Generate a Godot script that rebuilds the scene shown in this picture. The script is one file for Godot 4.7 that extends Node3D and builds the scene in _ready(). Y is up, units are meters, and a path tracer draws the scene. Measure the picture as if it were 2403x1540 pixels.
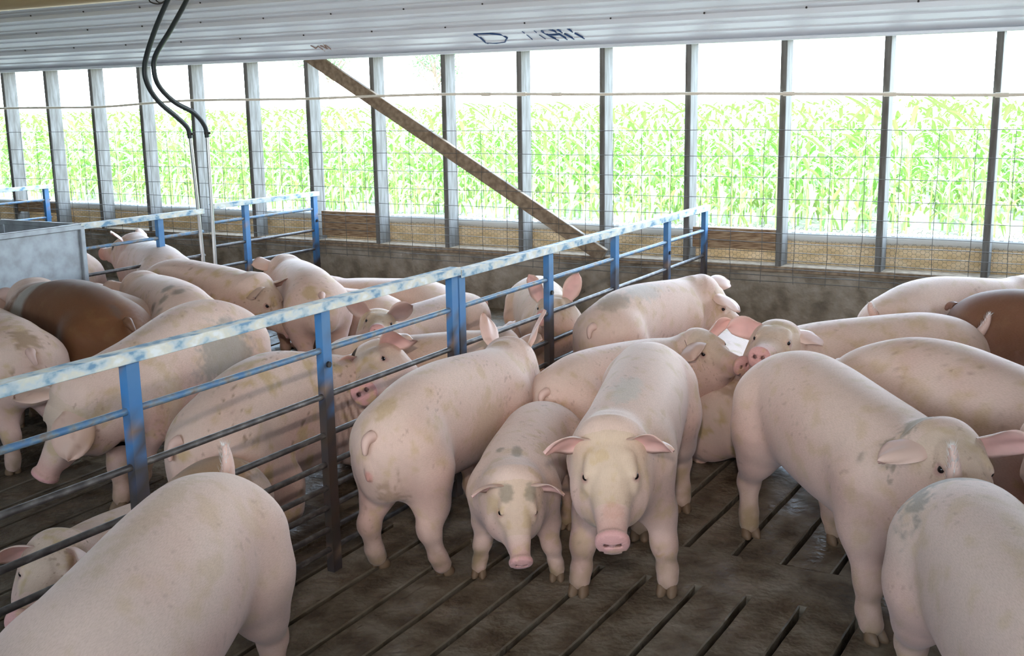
extends Node3D
# A slatted pig barn seen from inside: curtain-sided wall onto a cornfield, blue pen gates, about thirty pigs.

const WALL_Z := -6.888            # inner face of the studs
const GATE_X := -2.376            # line of the front pen gate
const FLOOR_SLOPE := -0.05        # the slatted floor falls a little towards the viewer
const FLOOR_LEVEL_Z := -4.2

func floor_y(z: float) -> float:
	return FLOOR_SLOPE * (z - FLOOR_LEVEL_Z)

func _ready() -> void:
	set_view_and_light()
	make_materials()
	build_ground_outside()
	build_floor()
	build_far_wall()
	build_other_walls()
	build_ceiling()
	build_wires()
	build_curtain()
	build_gates()
	build_feeder()
	build_pipes()
	build_corn()
	build_trees()
	build_pigs()

func set_view_and_light() -> void:
	var cam := Camera3D.new()
	cam.name = "camera"
	add_child(cam)
	cam.position = Vector3(0, 1.597, 0)
	cam.basis = Basis(Vector3.UP, 0.5105) * Basis(Vector3.RIGHT, -0.1997) * Basis(Vector3.BACK, -0.0165)
	cam.fov = rad_to_deg(2.0 * atan(770.0 / 2615.7))
	cam.near = 0.05
	cam.far = 400.0
	cam.current = true
	var sky_mat := ProceduralSkyMaterial.new()
	sky_mat.sky_top_color = Color(0.76, 0.88, 1.0)
	sky_mat.sky_horizon_color = Color(0.93, 0.97, 1.0)
	sky_mat.ground_horizon_color = Color(0.85, 0.86, 0.80)
	sky_mat.ground_bottom_color = Color(0.5, 0.5, 0.42)
	sky_mat.sky_energy_multiplier = 3.2
	sky_mat.ground_energy_multiplier = 1.5
	var sky := Sky.new()
	sky.sky_material = sky_mat
	var env := Environment.new()
	env.background_mode = Environment.BG_SKY
	env.sky = sky
	env.ambient_light_source = Environment.AMBIENT_SOURCE_SKY
	env.tonemap_mode = Environment.TONE_MAPPER_LINEAR
	env.tonemap_exposure = 1.07
	env.sdfgi_enabled = true
	env.ssao_enabled = true
	env.ssil_enabled = true
	var we := WorldEnvironment.new()
	we.name = "world_environment"
	we.environment = env
	add_child(we)
	var sun := DirectionalLight3D.new()
	sun.name = "sun"
	sun.light_color = Color(1.0, 0.97, 0.90)
	sun.light_energy = 3.4
	sun.light_angular_distance = 1.0
	sun.shadow_enabled = true
	sun.sky_mode = DirectionalLight3D.SKY_MODE_LIGHT_ONLY
	add_child(sun)
	sun.look_at_from_position(Vector3(6, 20, 9), Vector3.ZERO)
	# the photographer's flash, on a bracket above the lens
	var flash := SpotLight3D.new()
	flash.name = "camera_flash"
	flash.light_color = Color(1.0, 0.97, 0.94)
	flash.light_energy = 7.5
	flash.light_size = 0.03
	flash.spot_range = 30.0
	flash.spot_angle = 33.0
	flash.spot_angle_attenuation = 1.0
	flash.spot_attenuation = 2.0
	flash.shadow_enabled = true
	add_child(flash)
	flash.look_at_from_position(Vector3(0.0, 2.02, 0.05), Vector3(-3.4, 1.55, -6.0))

# ------------------------------------------------------------------ helpers
var taken := {}
func numbered(called: String) -> String:
	if not taken.has(called):
		taken[called] = 0
		return called
	taken[called] += 1
	return "%s_%03d" % [called, taken[called]]

func tag(o: Node3D, label: String, category: String, group := "") -> Node3D:
	o.set_meta("label", label)
	o.set_meta("category", category)
	if group: o.set_meta("group", group)
	return o

func thing(called: String, label: String, category: String, at := Vector3.ZERO, group := "") -> Node3D:
	var o := Node3D.new()
	o.name = numbered(called)
	add_child(o)
	o.position = at
	return tag(o, label, category, group)

func part(parent: Node, called: String, mesh: Mesh, mat: Material, at := Transform3D()) -> MeshInstance3D:
	var o := MeshInstance3D.new()
	o.name = called if parent != self else numbered(called)
	o.mesh = mesh
	if mat: o.material_override = mat
	o.transform = at
	parent.add_child(o, true)
	return o

func struct(called: String, mesh: Mesh, mat: Material) -> MeshInstance3D:
	var o := part(self, called, mesh, mat)
	o.set_meta("kind", "structure")
	return o

func st_new() -> SurfaceTool:
	var st := SurfaceTool.new()
	st.begin(Mesh.PRIMITIVE_TRIANGLES)
	st.set_smooth_group(-1)
	return st

func done(st: SurfaceTool) -> ArrayMesh:
	st.generate_normals()
	return st.commit()

func face(st: SurfaceTool, a: Vector3, b: Vector3, c: Vector3, d: Vector3) -> void:
	for v in [a, b, c, a, c, d]: st.add_vertex(v)

func box(st: SurfaceTool, t: Transform3D, size: Vector3, bevel := 0.004) -> void:
	# a box with chamfered edges: three nested rings of corners
	var h := size * 0.5
	bevel = minf(bevel, minf(h.x, minf(h.y, h.z)) * 0.6)
	var p := func(sx: float, sy: float, sz: float, axis: int) -> Vector3:
		var q := Vector3(sx * h.x, sy * h.y, sz * h.z)
		for i in 3:
			if i != axis: q[i] -= signf(q[i]) * bevel
		return t * q
	for axis in 3:
		var u := (axis + 1) % 3
		var v := (axis + 2) % 3
		for s: float in [-1.0, 1.0]:
			var c := []
			for k: Array in [[-1, -1], [-1, 1], [1, 1], [1, -1]]:
				var e := Vector3.ZERO
				e[axis] = s
				e[u] = k[0]
				e[v] = k[1]
				c.append(p.call(e.x, e.y, e.z, axis))
			if s > 0: face(st, c[0], c[1], c[2], c[3])
			else: face(st, c[3], c[2], c[1], c[0])
	# chamfers along the twelve edges and the eight corners
	for axis in 3:
		var u := (axis + 1) % 3
		var v := (axis + 2) % 3
		for k: Array in [[-1, -1], [-1, 1], [1, 1], [1, -1]]:
			var e0 := Vector3.ZERO
			e0[axis] = -1
			e0[u] = k[0]
			e0[v] = k[1]
			var e1 := e0
			e1[axis] = 1
			var a: Vector3 = p.call(e0.x, e0.y, e0.z, u)
			var b: Vector3 = p.call(e1.x, e1.y, e1.z, u)
			var c: Vector3 = p.call(e1.x, e1.y, e1.z, v)
			var d: Vector3 = p.call(e0.x, e0.y, e0.z, v)
			if k[0] * k[1] > 0: face(st, d, c, b, a)
			else: face(st, a, b, c, d)
	for sx: float in [-1.0, 1.0]:
		for sy: float in [-1.0, 1.0]:
			for sz: float in [-1.0, 1.0]:
				var a: Vector3 = p.call(sx, sy, sz, 0)
				var b: Vector3 = p.call(sx, sy, sz, 1)
				var c: Vector3 = p.call(sx, sy, sz, 2)
				for q: Vector3 in ([a, c, b] if sx * sy * sz > 0 else [a, b, c]): st.add_vertex(q)

func box_mesh(size: Vector3, bevel := 0.004) -> ArrayMesh:
	var st := st_new()
	box(st, Transform3D(), size, bevel)
	return done(st)

func beam(st: SurfaceTool, a: Vector3, b: Vector3, w: float, h: float, up := Vector3.UP, bevel := 0.003) -> void:
	# a bar from a to b, w across and h along «up»
	var z := (b - a).normalized()
	var x := up.cross(z).normalized()
	var y := z.cross(x)
	box(st, Transform3D(Basis(x, y, z), (a + b) * 0.5), Vector3(w, h, (b - a).length()), bevel)

func tube(st: SurfaceTool, pts: PackedVector3Array, radii, sides := 8, caps := true) -> void:
	var rings := []
	var prev := Vector3.UP
	for i in pts.size():
		var d := (pts[mini(i + 1, pts.size() - 1)] - pts[maxi(i - 1, 0)]).normalized()
		var x := prev.cross(d)
		if x.length() < 0.05: x = Vector3.RIGHT.cross(d) if absf(d.x) < 0.9 else Vector3.BACK.cross(d)
		x = x.normalized()
		var y := d.cross(x)
		prev = y if i > 0 else prev
		if i == 0: prev = y
		var r: float = radii if radii is float else radii[i]
		var ring := PackedVector3Array()
		for k in sides:
			var a := TAU * k / sides
			ring.append(pts[i] + (x * cos(a) + y * sin(a)) * r)
		rings.append(ring)
	st.set_smooth_group(0)
	for i in rings.size() - 1:
		for k in sides:
			var n := (k + 1) % sides
			face(st, rings[i][k], rings[i + 1][k], rings[i + 1][n], rings[i][n])
	st.set_smooth_group(-1)
	if caps:
		for k in range(1, sides - 1):
			for q: Vector3 in [rings[0][0], rings[0][k], rings[0][k + 1]]: st.add_vertex(q)
			var e: PackedVector3Array = rings[-1]
			for q: Vector3 in [e[0], e[k + 1], e[k]]: st.add_vertex(q)

func smooth_path(pts: Array, each := 6) -> PackedVector3Array:
	var out := PackedVector3Array()
	for i in pts.size() - 1:
		var a: Vector3 = pts[maxi(i - 1, 0)]
		var b: Vector3 = pts[i]
		var c: Vector3 = pts[i + 1]
		var d: Vector3 = pts[mini(i + 2, pts.size() - 1)]
		for k in each: out.append(b.cubic_interpolate(c, a, d, float(k) / each))
	out.append(pts[-1])
	return out

# ------------------------------------------------------------------ materials
var M := {}
func noise(freq: float, octaves := 4, sd := 1, kind := FastNoiseLite.TYPE_SIMPLEX_SMOOTH) -> FastNoiseLite:
	var n := FastNoiseLite.new()
	n.noise_type = kind
	n.frequency = freq
	n.fractal_octaves = octaves
	n.seed = sd
	return n

func ramp(cols: Array, at: Array) -> Gradient:
	var g := Gradient.new()
	g.offsets = PackedFloat32Array(at)
	g.colors = PackedColorArray(cols)
	return g

func noise_tex(n: FastNoiseLite, size := 512, g: Gradient = null, bump := 0.0) -> NoiseTexture2D:
	var t := NoiseTexture2D.new()
	t.width = size
	t.height = size
	t.seamless = true
	t.noise = n
	if g: t.color_ramp = g
	if bump > 0.0:
		t.as_normal_map = true
		t.bump_strength = bump
	return t

func mat(called: String, col: Color, rough: float, metal := 0.0) -> StandardMaterial3D:
	var m := StandardMaterial3D.new()
	m.resource_name = called
	m.albedo_color = col
	m.roughness = rough
	m.metallic = metal
	M[called] = m
	return m

func triplanar(m: StandardMaterial3D, scale, world := true) -> void:
	m.uv1_triplanar = true
	m.uv1_world_triplanar = world
	m.uv1_scale = scale if scale is Vector3 else Vector3.ONE * scale

func make_materials() -> void:
	var m := mat("slat_concrete", Color8(240, 238, 235), 0.5)
	m.albedo_texture = noise_tex(noise(0.006, 6, 3), 1024, ramp([Color8(78, 62, 46), Color8(106, 90, 72), Color8(122, 107, 90), Color8(142, 128, 112)], [0.12, 0.42, 0.6, 0.92]))
	m.roughness_texture = noise_tex(noise(0.012, 4, 8), 512, ramp([Color(0.3, 0.3, 0.3), Color(0.75, 0.75, 0.75)], [0.25, 0.7]))
	m.roughness = 1.0
	m.normal_enabled = true
	m.normal_texture = noise_tex(noise(0.06, 5, 5), 512, null, 4.0)
	m.normal_scale = 0.5
	triplanar(m, 0.8)
	var darker := m.duplicate() as StandardMaterial3D
	darker.resource_name = "darker_concrete"
	darker.albedo_color = Color8(186, 180, 172)  # same concrete in a darker tone, for slats left of the gate
	M["darker_concrete"] = darker
	m = mat("pit", Color8(30, 24, 18), 0.9)
	m = mat("wall_concrete", Color.WHITE, 0.75)
	m.albedo_texture = noise_tex(noise(0.008, 6, 12), 1024, ramp([Color8(112, 100, 86), Color8(138, 126, 110), Color8(150, 138, 124), Color8(168, 156, 142)], [0.15, 0.45, 0.65, 0.95]))
	m.normal_enabled = true
	m.normal_texture = noise_tex(noise(0.05, 4, 6), 512, null, 2.0)
	triplanar(m, 0.6)
	m = mat("old_wood", Color.WHITE, 0.75)
	m.albedo_texture = noise_tex(noise(0.02, 5, 21), 512, ramp([Color8(118, 98, 78), Color8(136, 116, 94), Color8(154, 134, 112)], [0.2, 0.5, 0.85]))
	triplanar(m, Vector3(1.6, 1.6, 1.6), false)
	m = mat("stud_wood", Color.WHITE, 0.7)
	m.albedo_texture = noise_tex(noise(0.02, 5, 22), 512, ramp([Color8(88, 83, 76), Color8(103, 99, 94), Color8(118, 115, 111)], [0.2, 0.5, 0.85]))
	triplanar(m, Vector3(2.5, 0.4, 2.5), false)
	m = mat("board_wood", Color.WHITE, 0.75)
	m.albedo_texture = noise_tex(noise(0.02, 5, 23), 512, ramp([Color8(112, 84, 58), Color8(146, 116, 86), Color8(172, 146, 116)], [0.2, 0.5, 0.85]))
	triplanar(m, Vector3(0.8, 8.0, 8.0), false)
	m = mat("white_steel", Color8(224, 227, 234), 0.26)
	m.metallic_specular = 0.55
	m.normal_enabled = true
	m.normal_texture = noise_tex(noise(0.006, 2, 6), 256, null, 1.0)
	m.normal_scale = 0.15
	triplanar(m, 0.7)
	m = mat("plain_wall", Color8(205, 205, 205), 0.7)
	m = mat("galvanised", Color.WHITE, 0.42, 0.35)
	m.albedo_texture = noise_tex(noise(0.014, 5, 31), 512, ramp([Color8(140, 143, 145), Color8(154, 159, 163), Color8(164, 170, 174)], [0.1, 0.5, 0.9]))
	triplanar(m, 1.2)
	m = mat("bright_pipe", Color8(196, 196, 192), 0.3, 0.8)
	# rails: worn blue paint under dust and rust
	m = mat("dusty_blue", Color.WHITE, 0.6)
	m.albedo_texture = noise_tex(noise(0.009, 5, 41), 1024, ramp([Color8(108, 144, 172), Color8(166, 184, 192), Color8(198, 205, 205), Color8(214, 210, 194), Color8(226, 228, 226)], [0.22, 0.34, 0.48, 0.66, 0.85]))
	triplanar(m, Vector3(1.4, 1.4, 0.9))
	m = mat("blue_rod", Color.WHITE, 0.5)
	m.albedo_texture = noise_tex(noise(0.02, 5, 42), 512, ramp([Color8(70, 108, 146), Color8(96, 124, 148), Color8(118, 124, 128), Color8(116, 96, 82)], [0.3, 0.48, 0.62, 0.85]))
	triplanar(m, Vector3(3.0, 3.0, 1.5))
	m = mat("rusty_rod", Color.WHITE, 0.5, 0.3)
	m.albedo_texture = noise_tex(noise(0.02, 5, 43), 512, ramp([Color8(62, 54, 52), Color8(78, 70, 66), Color8(92, 84, 79), Color8(120, 112, 106)], [0.25, 0.5, 0.68, 0.9]))
	triplanar(m, Vector3(3.0, 3.0, 1.5))
	m = mat("post_paint", Color.WHITE, 0.45)
	m.vertex_color_use_as_albedo = true
	m = mat("rubber_hose", Color8(38, 44, 46), 0.45)
	m = mat("tan_pipe", Color8(206, 182, 138), 0.5)
	m = mat("rope", Color8(226, 214, 196), 0.6)
	m = mat("wire", Color8(104, 100, 96), 0.5, 0.6)
	m = mat("hex_wire", Color8(150, 138, 122), 0.5, 0.5)
	m = mat("ink", Color8(28, 62, 110), 0.5)
	m = mat("rust_mark", Color8(160, 132, 120), 0.6)
	m = mat("dark_metal", Color8(60, 56, 54), 0.5, 0.6)
	m = mat("curtain_tan", Color.WHITE, 0.7)
	m.albedo_texture = noise_tex(noise(0.012, 5, 51), 512, ramp([Color8(212, 186, 142), Color8(228, 204, 164), Color8(236, 216, 184)], [0.25, 0.5, 0.8]))
	m.backlight_enabled = true
	m.backlight = Color(0.42, 0.40, 0.35)
	triplanar(m, Vector3(0.8, 3.0, 0.8))
	m = mat("curtain_grey", Color8(206, 204, 198), 0.55)
	m = mat("grass", Color.WHITE, 0.9)
	m.albedo_texture = noise_tex(noise(0.03, 5, 61), 512, ramp([Color8(150, 142, 124), Color8(168, 160, 142), Color8(184, 178, 160)], [0.25, 0.5, 0.8]))
	triplanar(m, 0.5)
	m = mat("corn_leaf", Color.WHITE, 0.45)
	m.vertex_color_use_as_albedo = true
	m.cull_mode = BaseMaterial3D.CULL_DISABLED
	m.backlight_enabled = true
	m.backlight = Color(0.30, 0.42, 0.10)
	m = mat("tree_leaf", Color8(112, 142, 98), 0.8)
	m.cull_mode = BaseMaterial3D.CULL_DISABLED
	m = mat("bark", Color8(120, 104, 88), 0.8)
	# pigs
	m = mat("pig_skin", Color.WHITE, 0.68)
	m.vertex_color_use_as_albedo = true
	m.metallic_specular = 0.25
	m.albedo_texture = noise_tex(noise(0.055, 3, 71), 1024, ramp([Color(0.93, 0.92, 0.91), Color(0.98, 0.975, 0.97), Color(1, 1, 1)], [0.25, 0.5, 0.75]))
	m.normal_enabled = true
	m.normal_texture = noise_tex(noise(0.055, 3, 72), 1024, null, 2.0)
	m.normal_scale = 0.22
	m.rim_enabled = true
	m.rim = 0.25
	m.rim_tint = 0.3
	triplanar(m, Vector3(6.0, 6.0, 1.1), false)
	m = mat("pig_ear", Color.WHITE, 0.55)
	m.vertex_color_use_as_albedo = true
	m.backlight_enabled = true
	m.backlight = Color(0.28, 0.10, 0.08)
	m = mat("eye", Color8(22, 16, 16), 0.08)
	m = mat("hoof", Color8(116, 88, 64), 0.65)
	m = mat("tail_hair", Color8(238, 232, 226), 0.5)

# ------------------------------------------------------------------ outside
func build_ground_outside() -> void:
	var st := st_new()
	box(st, Transform3D(Basis(), Vector3(-20, -0.25, -87.2)), Vector3(240, 0.5, 160), 0.0)
	struct("ground", done(st), M.grass)
	st = st_new()
	box(st, Transform3D(Basis(), Vector3(-20, -0.25, 63.4)), Vector3(240, 0.5, 120), 0.0)
	struct("ground", done(st), M.grass)

func leaf_strip(st: SurfaceTool, base: Vector3, dir: Vector3, length: float, width: float, rise: float, fall: float, col: Color, seg := 6, roll := 0.0) -> void:
	var side := Vector3.UP.cross(dir).normalized()
	side = side.rotated(dir, roll)
	var prev_l := Vector3.ZERO
	var prev_r := Vector3.ZERO
	st.set_color(col)
	for i in seg + 1:
		var t := float(i) / seg
		var c := base + dir * (length * (t - 0.25 * t * t)) + Vector3.UP * (rise * t - fall * t * t)
		var w := width * 0.5 * sqrt(maxf(0.0, 1.0 - pow(absf(t - 0.3) / 0.7, 2.0))) if t > 0.3 else width * 0.5 * (0.6 + 0.4 * t / 0.3)
		var l := c - side * w + Vector3.UP * w * 0.35
		var r := c + side * w + Vector3.UP * w * 0.35
		if i > 0:
			face(st, prev_l, l, c, c_prev)
			face(st, c_prev, c, r, prev_r)
		prev_l = l
		prev_r = r
		c_prev = c
var c_prev := Vector3.ZERO

func corn_mesh(rng: RandomNumberGenerator) -> ArrayMesh:
	var st := st_new()
	var h := rng.randf_range(1.35, 1.6)
	st.set_color(Color(0.30, 0.44, 0.12))
	tube(st, PackedVector3Array([Vector3(0, 0, 0), Vector3(0, h * 0.5, 0), Vector3(0.02, h, 0)]), [0.016, 0.013, 0.006], 5, false)
	var a := rng.randf() * TAU
	var n := 12
	for i in n:
		var t := float(i) / (n - 1)
		a += PI + rng.randf_range(-0.5, 0.5)
		var g := rng.randf_range(0.8, 1.2)
		var col := Color(0.26 * g, 0.44 * g, 0.12 * g)
		if i < 3: col = col.lerp(Color(0.5, 0.5, 0.2), rng.randf() * 0.6)
		var d := Vector3(cos(a), 0, sin(a))
		leaf_strip(st, Vector3(0, h * (0.12 + 0.86 * t), 0), d, rng.randf_range(0.5, 0.75) * (1.0 - 0.25 * t), rng.randf_range(0.055, 0.08), rng.randf_range(0.35, 0.6), rng.randf_range(0.3, 0.75) * (1.1 - 0.5 * t), col, 6, rng.randf_range(-0.4, 0.4))
	return done(st)

func build_corn() -> void:
	var rng := RandomNumberGenerator.new()
	rng.seed = 11
	var kinds := []
	for i in 7: kinds.append(corn_mesh(rng))
	# the plants stand too thick to count: one field of clumps, each of six plants
	var clump := SurfaceTool.new()
	clump.begin(Mesh.PRIMITIVE_TRIANGLES)
	for i in 6:
		clump.append_from(kinds[i], 0, Transform3D(Basis(Vector3.UP, rng.randf() * TAU).scaled(Vector3.ONE * rng.randf_range(0.95, 1.18)), Vector3((i - 2.5) * 0.17 + rng.randf_range(-0.03, 0.03), 0, rng.randf_range(-0.09, 0.09))))
	var at := []
	for row in 30:
		var z := -13.4 - row * 0.74
		for i in 27 + row * 2:
			var x := -23.5 - row * 1.15 + i * 1.0 + rng.randf_range(-0.2, 0.2)
			if x > 5.0: continue
			at.append(Transform3D(Basis(Vector3.UP, PI * (rng.randi() % 2) + rng.randf_range(-0.12, 0.12)).scaled(Vector3.ONE * rng.randf_range(0.74, 0.88)), Vector3(x, 0, z + rng.randf_range(-0.1, 0.1))))
	var mm := MultiMesh.new()
	mm.transform_format = MultiMesh.TRANSFORM_3D
	mm.mesh = clump.commit()
	mm.instance_count = at.size()
	for i in at.size(): mm.set_instance_transform(i, at[i])
	var o := MultiMeshInstance3D.new()
	o.name = "cornfield"
	o.multimesh = mm
	o.material_override = M.corn_leaf
	add_child(o)
	o.set_meta("kind", "stuff")
	tag(o, "dense sunlit green cornfield outside the open barn wall", "corn")

func build_trees() -> void:
	var rng := RandomNumberGenerator.new()
	rng.seed = 5
	var spots := [[Vector3(-69, 0, -88), 11.0, "broad pale green tree far beyond the corn, behind the diagonal brace"], [Vector3(-59.5, 0, -92), 8.5, "smaller pale green tree far beyond the corn, right of the broad tree"]]
	for s: Array in spots:
		var h: float = s[1]
		var t := thing("tree", s[2], "tree", s[0])
		var st := st_new()
		tube(st, PackedVector3Array([Vector3(0, -0.2, 0), Vector3(0.1, h * 0.35, 0), Vector3(0, h * 0.7, 0.1)]), [0.3, 0.22, 0.08], 8)
		for i in 7:
			var a := rng.randf() * TAU
			tube(st, PackedVector3Array([Vector3(0.05, h * 0.3 + i * 0.3, 0), Vector3(cos(a) * h * 0.15, h * 0.5 + i * 0.2, sin(a) * h * 0.15), Vector3(cos(a) * h * 0.28, h * 0.62 + i * 0.2, sin(a) * h * 0.28)]), [0.1, 0.07, 0.03], 6)
		part(t, "trunk", done(st), M.bark)
		st = st_new()
		for c in 26:
			var dir := Vector3(rng.randfn(), rng.randfn() * 0.8, rng.randfn()).normalized()
			var centre := Vector3(0, h * 0.64, 0) + dir * Vector3(h * 0.3, h * 0.28, h * 0.3) * rng.randf_range(0.4, 1.0)
			for i in 90:
				var q := centre + Vector3(rng.randfn(), rng.randfn() * 0.8, rng.randfn()) * h * 0.055
				var u := Vector3(rng.randfn(), rng.randfn(), rng.randfn()).normalized() * 0.16
				var v := Vector3(rng.randfn(), rng.randfn(), rng.randfn()).normalized() * 0.1
				face(st, q - u, q + v, q + u, q - v)
		part(t, "foliage", done(st), M.tree_leaf)

# ------------------------------------------------------------------ the barn
func build_floor() -> void:
	var f := Node3D.new()
	f.name = "floor"
	f.set_meta("kind", "structure")
	add_child(f)
	var rng := RandomNumberGenerator.new()
	rng.seed = 77
	# slats: concrete bars between slots, in rows that end on solid beams
	var slot := 0.021
	var pitch := 0.1805
	var lean := -0.055
	var rows := [[-3.435, -0.55, -1.562], [-6.30, -3.695, -1.541], [0.0 - 0.29, 2.3, -1.7]]
	for r: Array in rows:
		var z0: float = r[0]
		var z1: float = r[1]
		var meshes := []
		for v in 4:
			var st := st_new()
			var w := pitch - slot
			var n := int((z1 - z0) / 0.12)
			var prev := []
			for i in n + 1:
				var z := lerpf(z0, z1, float(i) / n)
				var x := lean * (z + 3.435)
				var e0 := rng.randf_range(-0.0025, 0.0025)
				var e1 := rng.randf_range(-0.0025, 0.0025)
				var y := floor_y(z)
				var ring := [Vector3(x + 0.006 + e0, y - 0.11, z), Vector3(x + e0, y - 0.005, z), Vector3(x + 0.004 + e0, y, z), Vector3(x + w - 0.004 + e1, y, z), Vector3(x + w + e1, y - 0.005, z), Vector3(x + w - 0.006 + e1, y - 0.11, z)]
				if i > 0:
					for k in 6:
						var m := (k + 1) % 6
						face(st, prev[k], ring[k], ring[m], prev[m])
				prev = ring
			meshes.append(done(st))
		var i0 := -42
		for i in range(i0, 22):
			var x: float = r[2] + slot * 0.5 + i * pitch
			if x + 0.2 < -9.3 or x > 2.3: continue
			part(f, "slat", meshes[posmod(i * 7, 4)], M.slat_concrete if x > GATE_X - 0.1 else M.darker_concrete, Transform3D(Basis(), Vector3(x, 0, 0)))
	for b: Array in [[-3.70, -3.43], [-7.1, -6.29], [-0.56, -0.28], [2.29, 3.0]]:
		var st := st_new()
		var za: float = b[0]
		var zb: float = b[1]
		var zc := (za + zb) * 0.5
		var t := Transform3D(Basis(Vector3.RIGHT, atan(-FLOOR_SLOPE)), Vector3(-4.0, floor_y(zc) - 0.0608, zc))
		box(st, t, Vector3(14.0, 0.12, zb - za), 0.0015)
		part(f, "end_beam", done(st), M.slat_concrete)
	var st2 := st_new()
	box(st2, Transform3D(Basis(), Vector3(-4, -1.3, -2.0)), Vector3(16, 0.1, 11), 0.0)
	part(f, "pit_bottom", done(st2), M.pit)
	for s: Array in [[Vector3(-4, -0.75, -7.1), Vector3(16, 1.2, 0.1)], [Vector3(-4, -0.75, 3.1), Vector3(16, 1.2, 0.1)], [Vector3(-11.2, -0.6, -2), Vector3(0.1, 1.5, 10.2)], [Vector3(3.2, -0.75, -2), Vector3(0.1, 1.2, 10.2)]]:
		var q := st_new()
		box(q, Transform3D(Basis(), s[0]), s[1], 0.0)
		part(f, "pit_wall", done(q), M.pit)
	var q := st_new()
	box(q, Transform3D(Basis(), Vector3(-13.6, -0.06, -2.0)), Vector3(8.6, 0.12, 10.2), 0.0)
	part(f, "slab", done(q), M.slat_concrete)
	q = st_new()
	box(q, Transform3D(Basis(), Vector3(4.3, -0.2, -2.0)), Vector3(3.4, 0.12, 10.2), 0.0)
	part(f, "slab", done(q), M.slat_concrete)

const STUD_X := [-14.09, -13.48, -12.87, -12.26, -11.65, -11.04, -10.43, -9.81, -9.20, -8.62, -8.04, -7.45, -6.86, -6.26, -5.65, -5.035, -4.41, -3.793, -3.165, -2.565, -1.952, -1.344, -0.746, -0.14, 0.47, 1.08, 1.69, 2.30, 2.91, 3.52, 4.13]
func build_far_wall() -> void:
	var w := Node3D.new()
	w.name = "wall_back"
	w.set_meta("kind", "structure")
	add_child(w)
	var st := st_new()
	box(st, Transform3D(Basis(), Vector3(-5.5, -0.01, WALL_Z - 0.087)), Vector3(21, 1.06, 0.17), 0.008)
	part(w, "concrete_wall", done(st), M.wall_concrete)
	st = st_new()
	box(st, Transform3D(Basis(), Vector3(-5.5, 0.54, WALL_Z - 0.079)), Vector3(21, 0.04, 0.16), 0.004)
	part(w, "sill_plate", done(st), M.old_wood)
	st = st_new()
	box(st, Transform3D(Basis(), Vector3(-5.5, 1.99, WALL_Z - 0.07)), Vector3(21, 0.09, 0.14), 0.004)
	part(w, "top_plate", done(st), M.stud_wood)
	var stud := box_mesh(Vector3(0.04, 1.40, 0.138), 0.004)
	var rng := RandomNumberGenerator.new()
	rng.seed = 4
	for x: float in STUD_X:
		part(w, "stud", stud, M.stud_wood, Transform3D(Basis(Vector3.BACK, rng.randf_range(-0.003, 0.003)), Vector3(x + 0.02, 1.25, WALL_Z - 0.069)))
	# the diagonal brace nailed across the studs
	st = st_new()
	var a := Vector3(-5.60, 1.985, WALL_Z + 0.021)
	var b := Vector3(-3.12, 0.565, WALL_Z + 0.021)
	var along := (b - a).normalized()
	beam(st, a, b, 0.098, 0.038, Vector3.BACK, 0.003)
	part(w, "brace", done(st), M.old_wood)
	# short boards between studs where the gates are fixed
	for k: Array in [[-5.60, -5.02, 0.79, 0.60], [-2.545, -1.95, 0.785, 0.655], [-9.20, -8.60, 0.775, 0.67]]:
		st = st_new()
		var y0: float = k[2]
		var y1: float = k[3]
		box(st, Transform3D(Basis(), Vector3((k[0] + k[1]) * 0.5 + 0.02, (y0 + y1) * 0.5, WALL_Z - 0.03)), Vector3(k[1] - k[0] - 0.044, y0 - y1, 0.038), 0.003)
		part(w, "blocking_board", done(st), M.board_wood)

func build_other_walls() -> void:
	var st := st_new()
	# behind the viewer: low wall, posts, open band, header (the other curtain side)
	box(st, Transform3D(Basis(), Vector3(-5.5, 0.5, 3.1)), Vector3(21, 1.8, 0.2), 0.0)
	box(st, Transform3D(Basis(), Vector3(-5.5, 3.5, 3.1)), Vector3(21, 2.0, 0.2), 0.0)
	box(st, Transform3D(Basis(), Vector3(-9.8, 2.3, 3.1)), Vector3(12.4, 2.0, 0.2), 0.0)   # panel added over the unseen band to cut light from the left
	for i in 4: box(st, Transform3D(Basis(), Vector3(-2.6 + i * 2.44, 2.2, 3.1)), Vector3(0.12, 2.8, 0.15), 0.0)
	struct("wall_front", done(st), M.plain_wall)
	st = st_new()
	box(st, Transform3D(Basis(), Vector3(-16.1, 2.0, -2.0)), Vector3(0.2, 4.6, 10.4), 0.0)
	struct("wall_left", done(st), M.plain_wall)
	st = st_new()
	box(st, Transform3D(Basis(), Vector3(5.1, 2.0, -2.0)), Vector3(0.2, 4.6, 10.4), 0.0)
	struct("wall_right", done(st), M.plain_wall)

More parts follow.
